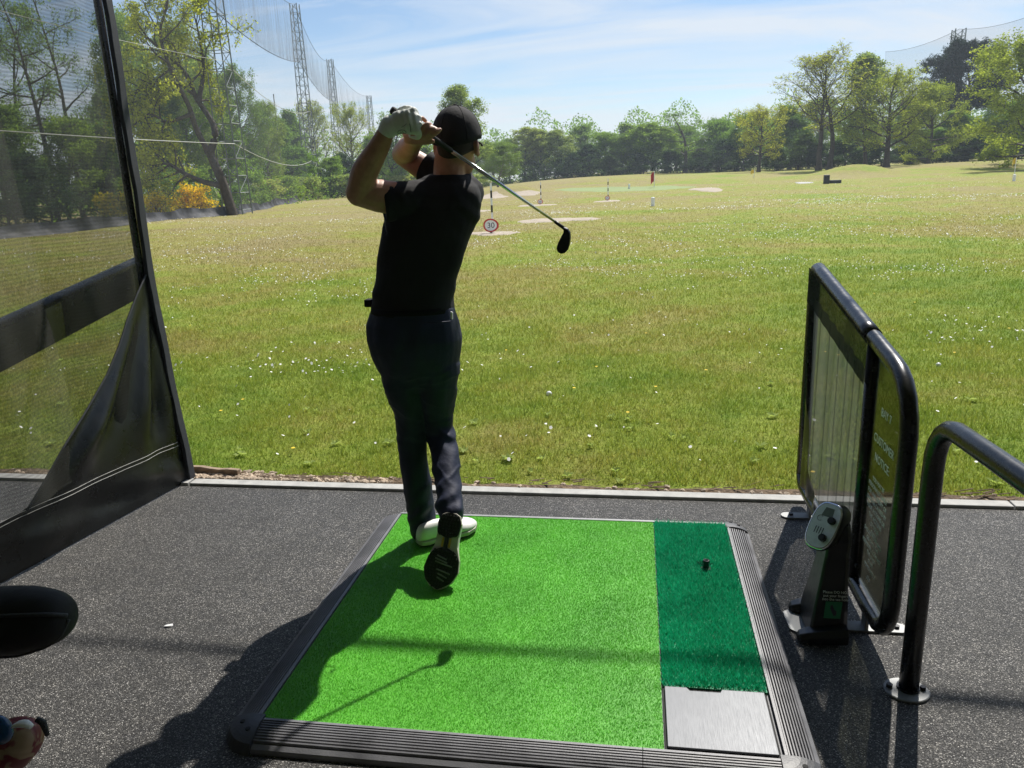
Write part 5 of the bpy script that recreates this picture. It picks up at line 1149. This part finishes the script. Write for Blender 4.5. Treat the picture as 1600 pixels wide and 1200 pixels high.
tree_px('oak', 1385, 262, 100, 120, 102, 2.2, 'dark branched oak with yellow green leaves beside the twin trunked oak')
tree_px('oak_full', 1450, 258, 118, 92, 106, 0.7, 'low spreading bright green tree before the dark pine')
tree_px('pine', 1508, 255, 55, 112, 128, 0.2, 'dense dark pine towering over its neighbours by the net mast')
tree_px('oak_full', 1612, 268, 28, 170, 84, 1.6, 'large yellow leaved oak with low sweeping branches beside the yellow flag')
tree_px('oak', 1185, 272, 158, 84, 118, 3.9, 'rounded oak standing alone before the dark wood edge')
for i, (key, px, tp, w, D, rot) in enumerate((('green', 1540, 150, 100, 122, 1), ('green2', 1490, 170, 80, 118, 2.0), ('green', 1580, 165, 90, 126, 0.3), ('dark', 1530, 205, 70, 112, 2), ('dark', 1585, 210, 60, 112, 1), ('dark', 1480, 220, 55, 114, 0.5),
        ('green', 1330, 165, 80, 124, 2.5), ('green2', 1420, 150, 80, 126, 1.1), ('dark', 1245, 205, 60, 120, 0.2), ('dark', 1318, 215, 55, 118, 1.4), ('dark', 1375, 222, 50, 120, 2.2), ('dark', 1420, 225, 46, 121, 3), ('dark', 1215, 222, 46, 122, 3.4), ('dark', 1275, 222, 46, 121, 4.2), ('dark', 1455, 226, 46, 120, 2.7),
        ('green2', 1232, 160, 66, 134, 0.6), ('green', 1150, 170, 78, 140, 1.7), ('birch', 1262, 150, 70, 136, 0.9), ('dark', 1120, 215, 56, 138, 0.3), ('dark', 1160, 226, 50, 134, 1.2), ('dark', 1092, 228, 46, 142, 0.8),
        ('scots', 1070, 172, 70, 140, 0.4), ('green', 1105, 182, 70, 150, 2.1), ('green2', 1040, 195, 66, 150, 1.2), ('green', 1000, 188, 74, 152, 0.2), ('birch', 970, 205, 50, 150, 1.9), ('green', 942, 200, 78, 150, 2.8), ('dark', 915, 222, 54, 146, 0.9),
        ('pale', 882, 200, 50, 150, 0.5), ('pale', 850, 200, 52, 152, 1.5), ('pale', 822, 197, 52, 150, 2.5), ('birch', 797, 213, 48, 148, 3.5), ('dark', 893, 236, 40, 144, 1.0), ('dark', 1005, 236, 44, 144, 2.0), ('dark', 1058, 232, 46, 142, 2.9), ('dark', 955, 240, 42, 145, 4.0), ('dark', 868, 246, 34, 146, 5.0), ('dark', 838, 248, 34, 147, 1.8),
        ('green', 905, 190, 60, 176, 0.1), ('green2', 985, 190, 60, 178, 1.1), ('green', 1055, 190, 64, 180, 2.1), ('green', 1130, 178, 64, 176, 3.1), ('green2', 835, 205, 60, 178, 4.1), ('green', 775, 215, 60, 176, 5.1), ('green', 1205, 170, 64, 170, 0.7))):
    kinds = {'green': ('mid green broadleaf tree in the wood behind the range', None), 'green2': ('tapering green broadleaf tree in the wood behind the range', None), 'dark': ('low dark evergreen tree under the wood edge', None), 'birch': ('drooping pale birch in the wood behind the range', None), 'pale': ('slim pale leaved tree in the wood beyond the bunkers', None), 'scots': ('tiered open pine rising above the wood beyond the red flag', None)}
    lab = kinds[key][0]
    if px > 1200: lab = {'green': 'mid green broadleaf tree behind the oaks on the right hand slope', 'green2': 'tapering green tree behind the oaks on the right hand slope', 'dark': 'low dark evergreen between the oaks on the right hand slope', 'birch': 'drooping pale birch behind the twin trunked oak'}[key]
    elif D > 165: lab = 'distant green tree rising at the back of the wood'
    elif key == 'dark' and px < 930: lab = 'low dark evergreen in the wood beyond the mound bunker'
    elif key == 'dark' and px < 1080: lab = 'low dark evergreen in the wood beyond the target green'
    elif key == 'dark': lab = 'low dark evergreen in the wood beside the lone rounded oak'
    elif px > 1080: lab = lab.replace('in the wood behind the range', 'beside the lone rounded oak')
    elif px < 960 and key in ('green', 'green2'): lab = lab.replace('in the wood behind the range', 'in the wood beyond the mound bunker')
    tree_px(key, px, 280, tp, w*1.15, D, rot, lab, lab)
# centre and left
tree_px('pale', 738, 300, 128, 82, 92, 0.8, 'tall pale leaved tree rising behind the golfer\'s cap')
tree_px('birch', 778, 300, 218, 74, 96, 2.0, 'bushy pale birch at the wood edge beside the golfer\'s shoulder')
tree_px('birch', 705, 300, 235, 60, 98, 1.0, 'low birch behind the golfer\'s neck')
for key, px, tp, w, D, rot, lab in (('green', 612, 162, 88, 112, 1.2, 'dense green tree behind the golfer\'s raised hands'), ('green', 660, 205, 80, 120, 0.2, 'dense green tree behind the golfer\'s right forearm'), ('oak', 500, 148, 60, 128, 2.0, 'open crowned tree behind the second net mast'), ('oak', 558, 152, 62, 140, 0.6, 'open crowned tree behind the third net mast'), ('green2', 470, 165, 56, 118, 1.0, 'tapering green tree before the second net mast'), ('dark', 540, 235, 60, 112, 1.5, 'dark evergreen bush between the second and third net masts'), ('green2', 590, 210, 50, 130, 2.5, 'narrow green tree behind the golfer\'s left elbow'),
        ('birch', 388, 92, 80, 76, 0.4, 'tall drooping birch beside the nearest net mast'), ('birch', 420, 150, 60, 86, 1.8, 'shorter drooping birch between two net masts'), ('green', 452, 222, 70, 96, 2.2, 'rounded green tree low behind the thin net pole'), ('green', 520, 240, 60, 104, 0.4, 'low green tree beside the second net mast foot'), ('green', 345, 150, 90, 70, 3.0, 'mid green tree behind the nearest net mast'), ('birch', 300, 20, 110, 66, 1.0, 'tall birch behind the crooked oak'), ('green', 255, 120, 110, 64, 2.0, 'mid green tree behind the crooked oak'),
        ('green', 318, 70, 100, 78, 0.9, 'tall mid green tree far behind the crooked oak limbs'), ('green2', 365, 112, 80, 84, 2.9, 'tapering tree far behind the nearest net mast'), ('birch', 245, 40, 100, 76, 4.0, 'tall birch far behind the crooked oak crown'), ('green', 425, 175, 70, 104, 1.4, 'green tree far behind the shorter drooping birch'),
        ('birch', 205, -10, 110, 60, 2.6, 'tall birch seen beside the screen edge'), ('green', 190, 130, 90, 62, 0.5, 'mid green tree seen past the screen edge')):
    tree_px(key, px, 325, tp, w*1.15, D, rot, lab)
for i, (key, px, tp, w, D, rot, lab) in enumerate((('scots', 92, -60, 120, 46, 0.3, 'tall pine with bare trunk seen through the mesh screen'), ('scots', 135, -70, 110, 50, 1.7, 'tall pine with bare trunk seen through the mesh screen'), ('scots', 20, -40, 120, 52, 2.9, 'tall pine with bare trunk seen through the mesh screen'), ('scots', 60, -20, 110, 60, 4.2, 'tall pine with bare trunk seen through the mesh screen'), ('scots', -60, -60, 120, 50, 5.2, 'tall pine with bare trunk seen through the mesh screen'))):
    tree_px(key, px, 360, tp, w*1.1, D, rot, lab, 'tall pines beyond the mesh screen')
for i, (key, px, tp, w, D, rot) in enumerate((('green', 30, 150, 130, 44, 0.7), ('dark', 15, 215, 110, 40, 1.7), ('green', 110, 165, 120, 46, 2.7), ('dark', 85, 230, 90, 42, 3.3), ('green', 170, 175, 110, 50, 1.2), ('dark', 165, 240, 80, 48, 0.4), ('dark', -60, 200, 120, 44, 2.4), ('green', -90, 140, 130, 48, 4.4))):
    tree_px(key, px, 360, tp, w*1.1, D, rot, ('low dark evergreen seen through the mesh screen' if key == 'dark' else 'bushy green tree seen through the mesh screen'), 'dark evergreens beyond the mesh screen' if key == 'dark' else 'bushy trees beyond the mesh screen')
for i, (key, px, tp, w, D, rot) in enumerate((('shrub', 395, 262, 60, 66, 0), ('shrub_pale', 425, 275, 60, 74, 1), ('shrub', 455, 270, 56, 84, 2), ('shrub_pale', 480, 272, 50, 92, 3), ('shrub', 510, 272, 54, 100, 4), ('shrub_pale', 550, 268, 60, 100, 5), ('shrub', 585, 272, 50, 104, 0.6), ('shrub', 375, 285, 50, 60, 1.6), ('shrub_pale', 625, 270, 60, 108, 2.6), ('shrub', 240, 262, 70, 52, 3.6), ('shrub', 300, 255, 70, 56, 4.6), ('shrub', 200, 270, 70, 48, 5.6), ('shrub', 665, 268, 60, 110, 0.9), ('shrub_pale', 735, 270, 70, 104, 1.9), ('shrub', 700, 272, 60, 108, 2.4))):
    tree_px(key, px, 330, tp, w*1.2, D, rot, ('pale green shrub at the wood edge behind the net skirt' if 'pale' in key else 'mid green shrub at the wood edge behind the net skirt'), 'pale shrubs behind the net' if 'pale' in key else 'green shrubs behind the net', cat='shrub')
# crooked oak, its limbs as in the photograph
def crooked_oak():
    D = 47.0; P_ = lambda px, py, dy=0: onY(px, py, D+dy); base = P_(362, 330); base[2] = float(tz(base[0], D)); 
    def path(pts, r0, r1):
        p, _ = smooth_path([P_(*q) for q in pts], np.ones(len(pts)), 4); p[:] -= base; return p, np.linspace(r0, r1, len(p))
    lim = [(*path([(366, 342, 0), (350, 292), (338, 262), (326, 236, 0)], .34, .26), 2.0), (*path([(328, 240), (336, 212), (330, 188, .5), (306, 152, .8), (292, 118, .5), (262, 86, 0), (232, 60, -1), (205, 22, -1.5)], .24, .04), 0.35),
           (*path([(326, 238), (306, 200, -.5), (296, 168, -1), (276, 128, -1.5), (262, 96, -2), (250, 50, -2), (262, 0, -2), (250, -50, -2)], .20, .04), 0.3), (*path([(346, 290), (318, 284, -.8), (286, 270, -1.5), (262, 256, -2), (235, 262, -2.5)], .20, .04), 0.35),
           (*path([(310, 160, .7), (318, 110, 1.5), (312, 60, 1.5), (300, 10, 1)], .16, .03), 0.3), (*path([(276, 128, -1.5), (240, 130, -3), (205, 150, -4)], .12, .03), 0.25), (*path([(300, 178, -1), (262, 190, -2), (232, 178, -3), (200, 205, -3)], .12, .03), 0.3)]
    lim2 = [l for l in lim if l[2] < 1]
    br, C, T = grow(seed=31, R_=2.6, n1=66, n2=6, n3=5, leaves=11, lspread=0.32, lift=0.03, wander=0.20, limbs=lim2, spread_ang=(70, 45)); br.append((lim[0][0], lim[0][1]))
    big = [q for q in br if q[1][0] > 0.03]; small = [q for q in br if q[1][0] <= 0.03]; V1, L1 = tubes_arrays(big, 8); V2, L2 = tubes_arrays(small, 3); V = np.concatenate([V1, V2]); L = np.concatenate([L1, L2+len(V1)])
    o = empty('oak_tree', base, 'crooked leaning oak with twisted limbs beside the nearest net mast', 'tree'); tm = fast_mesh('trunk', V, L, np.full(len(L)//4, 4)); tm.polygons.foreach_set('use_smooth', [True]*len(tm.polygons)); obj('trunk', tm, MAT['bark'], o); obj('crown', leaf_mesh('crown', C, T, 0.17, 131), MAT['leaf_oak'], o)
crooked_oak()
# woodland floor and the deeper wood: masses no one could count
def foliage_mass(name, n, xr, yr, hfun, size, mat, seed, label, zlo=0.0):
    rg = np.random.default_rng(seed); x = rg.uniform(*xr, n); y = rg.uniform(*yr, n); h = hfun(x, y, rg); cl = vnoise(x, y+h*2, 0.45, seed)
    keep = (cl > -0.12) & (h > -1); x, y, h, cl = x[keep], y[keep], h[keep], cl[keep]
    C = np.stack([x, y, tz(x, y)+h], 1); me = leaf_mesh(name, C, np.clip(0.45+0.5*cl+rg.normal(0, 0.15, len(x)), 0, 1), size, seed+1); tag(obj(name, me, mat), label, 'foliage', kind='stuff')
foliage_mass('undergrowth', 42000, (-34, 95), (140, 158), lambda x, y, rg: rg.uniform(0, 1, len(x))**1.5*(3.2+1.6*np.sin(x*0.31)+1.2*np.sin(x*0.83+1)), 0.34, MAT['leaf_dark'], 51, 'dark tangled undergrowth along the foot of the wood behind the range')
foliage_mass('wood_interior', 70000, (-110, 130), (196, 212), lambda x, y, rg: rg.uniform(0, 1, len(x))*(13.5+2.0*np.sin(x*0.21)+1.8*np.sin(x*0.53+2)), 0.62, MAT['leaf_green'], 52, 'deep green far wood closing the view behind the trees')
foliage_mass('hedge_undergrowth', 36000, (-75, -27.5), (40, 128), lambda x, y, rg: np.where(x < -28.5-np.maximum(0, y-45)*0.16, rg.uniform(0, 1, len(x))**1.4*(3.4+1.5*np.sin(y*0.4)), -5), 0.24, MAT['leaf_green'], 53, 'green undergrowth behind the left hand net and its skirt')
# flowering gorse
def gorse(px, tp, w, D, seed, label):
    p = onY(px, 340, D); z = float(tz(p[0], D)); hgt = onY(px, tp, D)[2]-z; o = empty('gorse_bush', (p[0], D, z), label, 'bush', 'flowering gorse bushes')
    br, C, T = grow(seed=seed, H=hgt, R_=w*D/F_PX/2, trunk_h=0.02, trunk_r=0.05, n1=18, n2=6, n3=4, leaves=14, lspread=0.18, lift=0.06, wander=0.15, spread_ang=(80, 20)); V, L = tubes_arrays(br, 4)
    obj('stems', fast_mesh('stems', V, L, np.full(len(L)//4, 4)), MAT['bark'], o); rg = np.random.default_rng(seed); yel = (rg.uniform(0, 1, len(C)) < 0.45+0.5*sstep(0.2*hgt, 0.7*hgt, C[:, 2])*(0.5+0.5*np.sin(C[:, 0]*3+C[:, 2]*2)))
    obj('foliage', leaf_mesh('foliage', C[~yel], T[~yel], 0.11, seed+1, 0.3), MAT['leaf_green'], o); obj('blossom', leaf_mesh('blossom', C[yel], T[yel], 0.135, seed+2, 0.8), MAT['gorse'], o)
gorse(252, 320, 66, 45, 41, 'yellow flowering gorse bush nearer the screen edge, behind the net skirt'); gorse(306, 310, 72, 47, 42, 'yellow flowering gorse bush at the foot of the crooked oak'); gorse(180, 318, 60, 43, 43, 'yellow flowering gorse bush seen through the mesh screen')

# ---------------------------------------------------------------- range nets and masts
def gline(px, py): p = onZ(px, py, 0.0); return p
HN = 24.0
T1 = np.array([*gline(372, 334)[:2], 0]); T2 = np.array([*onY(490, 300, 100)[:2], 0]); 
def at_px(px, Y): p = onY(px, 300, Y); return np.array([p[0], Y, 0.0])
T0 = np.array([-24.2, 6.0, 0]); T2 = at_px(489, 101); T3 = at_px(534, 147); T4 = at_px(588, 205)
for t_ in (T1, T2, T3, T4): t_[2] = float(tz(t_[0], t_[1]))
def mast(base, top_z, w0, w1, label, group, seg=20, rr=0.045):
    o = empty('lattice_mast', base, label, 'mast', group); c = [(-1, -1), (1, -1), (1, 1), (-1, 1)]; f = lambda k, z: np.array([c[k][0]*(w0+(w1-w0)*z/top_z)/2, c[k][1]*(w0+(w1-w0)*z/top_z)/2, z])
    for k in range(4):
        b = MB(); b.tube([f(k, -0.2), f(k, top_z)], rr, 6); b.build('mast_leg', MAT['lattice'], o, local=True)
    b = MB(); zs = np.linspace(0.3, top_z-0.02, seg+1)
    for i in range(seg):
        for k in range(4):
            k2 = (k+1) % 4; b.tube([f(k, zs[i]), f(k2, zs[i+1])] if i % 2 else [f(k2, zs[i]), f(k, zs[i+1])], rr*0.5, 4); b.tube([f(k, zs[i]), f(k2, zs[i])], rr*0.5, 4)
    b.build('mast_bracing', MAT['lattice'], o, local=True)['kind'] = 'stuff'; return o
mast(T1, HN, 1.35, 0.7, 'grey lattice net mast beside the crooked oak', 'lattice masts carrying the left hand net', 22)
mast(T2, HN+float(T2[2])*0, 1.5, 0.9, 'grey lattice net mast beyond the thin net pole', 'lattice masts carrying the left hand net', 22, 0.06)
mast(T3, HN, 1.5, 0.9, 'grey lattice net mast behind the open crowned trees', 'lattice masts carrying the left hand net', 18, 0.07)
mast(T4, HN-1.0, 1.5, 1.0, 'farthest grey lattice net mast behind the golfer\'s raised hands', 'lattice masts carrying the left hand net', 16, 0.08)
rm = at_px(1472, 150); rm[2] = float(tz(rm[0], 150)); rtop = onY(1472, 47, 150)[2]-rm[2]
mast(rm, rtop, 2.0, 1.6, 'grey lattice net mast standing before the dark pine', 'lattice masts carrying the right hand net', 18, 0.10)
rm2 = at_px(1604, 128); rm2[2] = float(tz(rm2[0], 128)); rtop2 = onY(1604, 14, 128)[2]-rm2[2]
mast(rm2, rtop2, 1.8, 1.4, 'grey lattice net mast behind the large yellow leaved oak', 'lattice masts carrying the right hand net', 16, 0.09)
rm0 = at_px(1365, 178); rm0[2] = float(tz(rm0[0], 178)); rtop0 = onY(1365, 82, 178)[2]-rm0[2]
# thin pole
tp_ = at_px(444, 88); b = MB(); b.tube([tp_+[0, 0, -.1], tp_+[0, 0, onY(428, 147, 88)[2]]], [0.10, 0.07], 8); tag(b.build('net_pole', MAT['lattice'], smooth=True), 'single thin dark pole between the first two net masts', 'pole')
def net_panel(A, B, za0, za1, zb0, zb1, sag, label, group, fold=None, skirt=True, mat='net'):
    """net hung between two masts; top edge sags, a folded curtain hangs from it"""
    o = empty('range_net', (A+B)/2*np.array([1, 1, 0]), label, 'net', group); n, m_ = 48, 12; c0 = (A+B)/2*np.array([1, 1, 0])
    d = (B-A); nrm = np.array([-d[1], d[0], 0]); nrm /= np.linalg.norm(nrm)
    top = lambda u: za1*(1-u)+zb1*u-sag*4*u*(1-u)
    V = []
    for i in range(n):
        u = i/(n-1); p = A*(1-u)+B*u
        gz = float(tz(p[0], p[1]))
        for k in range(m_):
            w = k/(m_-1); V.append((*(p[:2]+nrm[:2]*(0.25*math.sin(u*19+w*3)*math.sin(math.pi*w))), gz+0.2+(top(u)-gz-0.2)*w)-c0 if False else np.array([*(p[:2]+nrm[:2]*(0.25*math.sin(u*19+w*3)*math.sin(math.pi*w))), gz+0.2+(top(u)-gz-0.2)*w])-c0)
    b = MB(); b.add(V, [(i*m_+k, (i+1)*m_+k, (i+1)*m_+k+1, i*m_+k+1) for i in range(n-1) for k in range(m_-1)]); b.build('net_sheet', MAT[mat], o, smooth=True, local=True)
    b = MB(); b.tube([A*(1-u)*[1, 1, 0]+B*u*[1, 1, 0]+np.array([0, 0, top(u)])-c0 for u in np.linspace(0, 1, 24)], 0.03, 5); b.build('head_cable', MAT['wire'], o, local=True)
    if fold:
        f0, fs, f1 = fold; bot = lambda u: f0*(1-u)+f1*u-fs*4*u*(1-u)
        V = []; n = 420
        for i in range(n):
            u = i/(n-1); p = A*(1-u)+B*u; q = 0.32*math.sin(u*330)*(0.6+0.4*math.sin(u*41))+0.2*math.sin(u*171+1)
            for k in range(4):
                w = k/3; zz = top(u)+(bot(u)-top(u))*w; V.append(np.array([p[0]+nrm[0]*(q*w+0.1)+d[0]*0.006*math.sin(u*260+1)*w, p[1]+nrm[1]*(q*w+0.1)+d[1]*0.006*math.sin(u*260+1)*w, zz])-c0)
        b = MB(); b.add(V, [(i*4+k, (i+1)*4+k, (i+1)*4+k+1, i*4+k+1) for i in range(n-1) for k in range(3)]); b.build('gathered_net', MAT['netfold'], o, smooth=True, local=True)
        b = MB(); b.tube([A*(1-u)*[1, 1, 0]+B*u*[1, 1, 0]+np.array([0, 0, bot(u)])+nrm*0.15-c0 for u in np.linspace(0, 1, 40)], 0.035, 5); b.build('gather_rope', MAT['wire'], o, local=True)
    if skirt:
        V = []; n = 160
        for i in range(n):
            u = i/(n-1); p = A*(1-u)+B*u; gz = float(tz(p[0], p[1])); h = 0.50+0.06*math.sin(u*23)+0.05*math.sin(u*61)
            for k in range(4):
                w = k/3; q = 0.10*math.sin(u*140+w)+0.22*(1-w)**2*(1+0.4*math.sin(u*37)); V.append(np.array([p[0]-nrm[0]*-q*-1, p[1]-nrm[1]*q, gz+0.012+h*w])-c0)
        b = MB(); b.add(V, [(i*4+k, (i+1)*4+k, (i+1)*4+k+1, i*4+k+1) for i in range(n-1) for k in range(3)]); b.build('skirt', MAT['skirt'], o, smooth=True, local=True)
LG = 'panels of the left hand range net'
zt = [HN, HN+T1[2], HN+T2[2], HN+T3[2], HN-1+T4[2]]
net_panel(T0, T1, 0, HN, 0, HN, 1.5, 'range net panel beside the screen, before the crooked oak', LG, (17, 2, 16))
g1 = onY(332, 10, T1[1])[2]; g2 = onY(478, 96, T2[1])[2]; g3 = onY(531, 158, T3[1])[2]
net_panel(T1, T2, 0, HN, 0, HN+T2[2], 3.0, 'range net panel between the two nearest masts', LG, (g1, 0.8, g2))
net_panel(T2, T3, 0, HN+T2[2], 0, HN+T3[2], 2.4, 'range net panel between the second and third masts', LG, (g2, 0.9, g3))
net_panel(T3, T4, 0, HN+T3[2], 0, HN-1+T4[2], 2.0, 'farthest range net panel behind the golfer\'s hands', LG, (g3, 0.8, g3-1.5), skirt=False)
RG = 'panels of the right hand range net'
net_panel(rm0, rm, 0, rtop0+rm0[2], 0, rtop+rm[2], 0.8, 'far net panel above the trees towards the dark pine', RG, skirt=False, mat='farnet')
net_panel(rm, rm2, 0, rtop+rm[2], 0, rtop2+rm2[2], 0.8, 'net panel above the trees beyond the dark pine', RG, skirt=False, mat='farnet')
def rope(A, B, sag, r, mat, label):
    b = MB(); b.tube([A*(1-u)+B*u-np.array([0, 0, sag*4*u*(1-u)]) for u in np.linspace(0, 1, 24)], r, 6); tag(b.build('net_rope', mat, smooth=True), label, 'rope', 'ropes running between the net masts')
up = lambda T_, z: T_+np.array([0.75, -0.75, z])
rope(T0+[0.4, 0, 4.35], up(T1, 4.4), 0.25, 0.022, MAT['rope'], 'pale rope running low across the crooked oak')
rope(T0+[0.4, 0, 9.2], up(T1, 9.3), 0.6, 0.013, MAT['rope'], 'thin pale rope running high across the crooked oak')
rope(up(T1, 4.4), up(T2, 5.0), 1.0, 0.026, MAT['rope'], 'pale rope sagging low between the two nearest masts')
rope(up(T1, 9.3), up(T2, 11.0), 1.2, 0.025, MAT['rope'], 'thin rope sagging high between the two nearest masts')

# ---------------------------------------------------------------- golf bag, mostly out of the picture, with two covered clubs
def golf_bag():
    cx, cy = -1.20, 0.78; o = empty('golf_bag', (cx, cy, 0), 'black golf bag standing on the bay floor', 'golf bag')
    n = 24; a = np.linspace(0, 2*math.pi, n, endpoint=False); rs = []
    for z, r in ((0.003, 0.105), (0.02, 0.115), (0.10, 0.118), (0.35, 0.115), (0.62, 0.110), (0.70, 0.112), (0.76, 0.120), (0.78, 0.118), (0.775, 0.100), (0.60, 0.096)): rs.append([(cx+r*math.cos(t_), cy+r*0.85*math.sin(t_), z) for t_ in a])
    b = MB(); b.rings(rs); b.build('bag_body', MAT['vinyl'], o, smooth=True)
    b = MB(); b.box((cx-0.125, cy, 0.35), (0.06, 0.15, 0.4)); b.build('side_pocket', MAT['vinyl'], o, bevel=0.02)
    def covered(tip_pts, rad, mat, shaft_from, label, name, sq):
        t = empty(name, shaft_from, label, 'headcover'); b = MB(); P_, R_ = smooth_path(tip_pts, rad, 6); b.tube(P_, R_, 20, sq=sq); me = remesh(b, 0.006, 6, 0.5); link('cover', me, mat, t, smooth=True)
        b = MB(); b.tube([shaft_from, np.asarray(tip_pts[0])], 0.006, 8); b.build('club_shaft', MAT['shaft'], t, smooth=True); return t, P_, R_
    # black driver cover: tip pointing right
    Y = 0.98; q = lambda px, py, y_: onY(px, py, y_)
    t, P_, R_ = covered([q(-150, 1010, Y), q(-90, 985, Y), q(-20, 972, Y), q(40, 968, Y), q(82, 965, Y), q(101, 963, Y), q(108, 962, Y)], [.030, .050, .062, .060, .048, .032, .006], MAT['clothcover'], np.array([cx+0.02, cy+0.03, 0.55]), 'black padded headcover with a rounded tip on a club in the bag', 'driver_headcover', 0.9)
    for off, nm in ((0.5, 'cover_piping'), (-0.75, 'cover_piping')):
        b = MB(); pts = []
        for p_, r_ in zip(P_[6:], R_[6:]): pts.append(p_+np.array([0, -1, 0])*r_*math.cos(off*1.3)*0.93+np.array([0, 0, 1])*r_*math.sin(off*1.3)*0.93)
        b.tube(pts, 0.0035, 7); b.build(nm, MAT['binding'], t, smooth=True)
    Y = 0.80
    t, P_, R_ = covered([q(-140, 1260, Y), q(-80, 1225, Y), q(-20, 1190, Y), q(14, 1166, Y), q(36, 1152, Y), q(48, 1144, Y), q(54, 1141, Y)], [.024, .034, .040, .040, .032, .020, .006], MAT['patterncover'], np.array([cx+0.03, cy-0.02, 0.55]), 'red and tan patterned headcover with a blue patch on a club in the bag', 'patterned_headcover', 0.95)
    bt = lambda px, py: onY(px, py, Y-0.040)
    b = MB(); b.tube(*smooth_path([bt(22, 1134), bt(30, 1131), bt(40, 1131), bt(50, 1136)], [.005, .0068, .0066, .004], 5), 12, sq=0.5); b.build('white_stripe', MAT['white'], t, smooth=True)
    b = MB(); b.ball(bt(-2, 1140), (.020, .012, .022), 16, 10); b.build('blue_patch', MAT['blueprint'], t, smooth=True)
    b = MB(); b.tube([onY(57, 1124, Y-.004), onY(67, 1129, Y-.004), onY(74, 1149, Y-.004)], [.004, .005, .003], 7); b.build('pull_tab', MAT['binding'], t, smooth=True)
MAT['clothcover'] = simple('black_padded_cloth', (0.0045, 0.005, 0.0065), 0.78, var=0.3, scale=30, bmp=0.3, bscale=60)
m, t, b_ = newmat('red_tan_print'); f = noise(t, 34, 2, 0.4, None, 1.2); t.links.new(ramp(t, f, [(0.42, (0.16, 0.014, 0.026)), (0.47, (0.18, 0.025, 0.035)), (0.54, (0.32, 0.22, 0.135)), (0.75, (0.40, 0.28, 0.18))]), b_.inputs['Base Color']); b_.inputs['Roughness'].default_value = 0.55; MAT['patterncover'] = m
golf_bag()

# ---------------------------------------------------------------- the air between here and the far trees
b = MB(); b.box((0, 190, 13.5), (700, 520, 32)); hz = b.build('haze', None); hz['kind'] = 'stuff'
hm = bpy.data.materials.new('pale_air'); hm.use_nodes = True; ht = hm.node_tree; ht.nodes.remove(ht.nodes['Principled BSDF']); pv = ht.nodes.new('ShaderNodeVolumePrincipled')
pv.inputs['Color'].default_value = (0.78, 0.88, 1.0, 1); pv.inputs['Density'].default_value = 0.00060; pv.inputs['Anisotropy'].default_value = 0.2
ht.links.new(pv.outputs[0], ht.nodes['Material Output'].inputs['Volume']); hz.data.materials.append(hm); hz.display_type = 'WIRE'
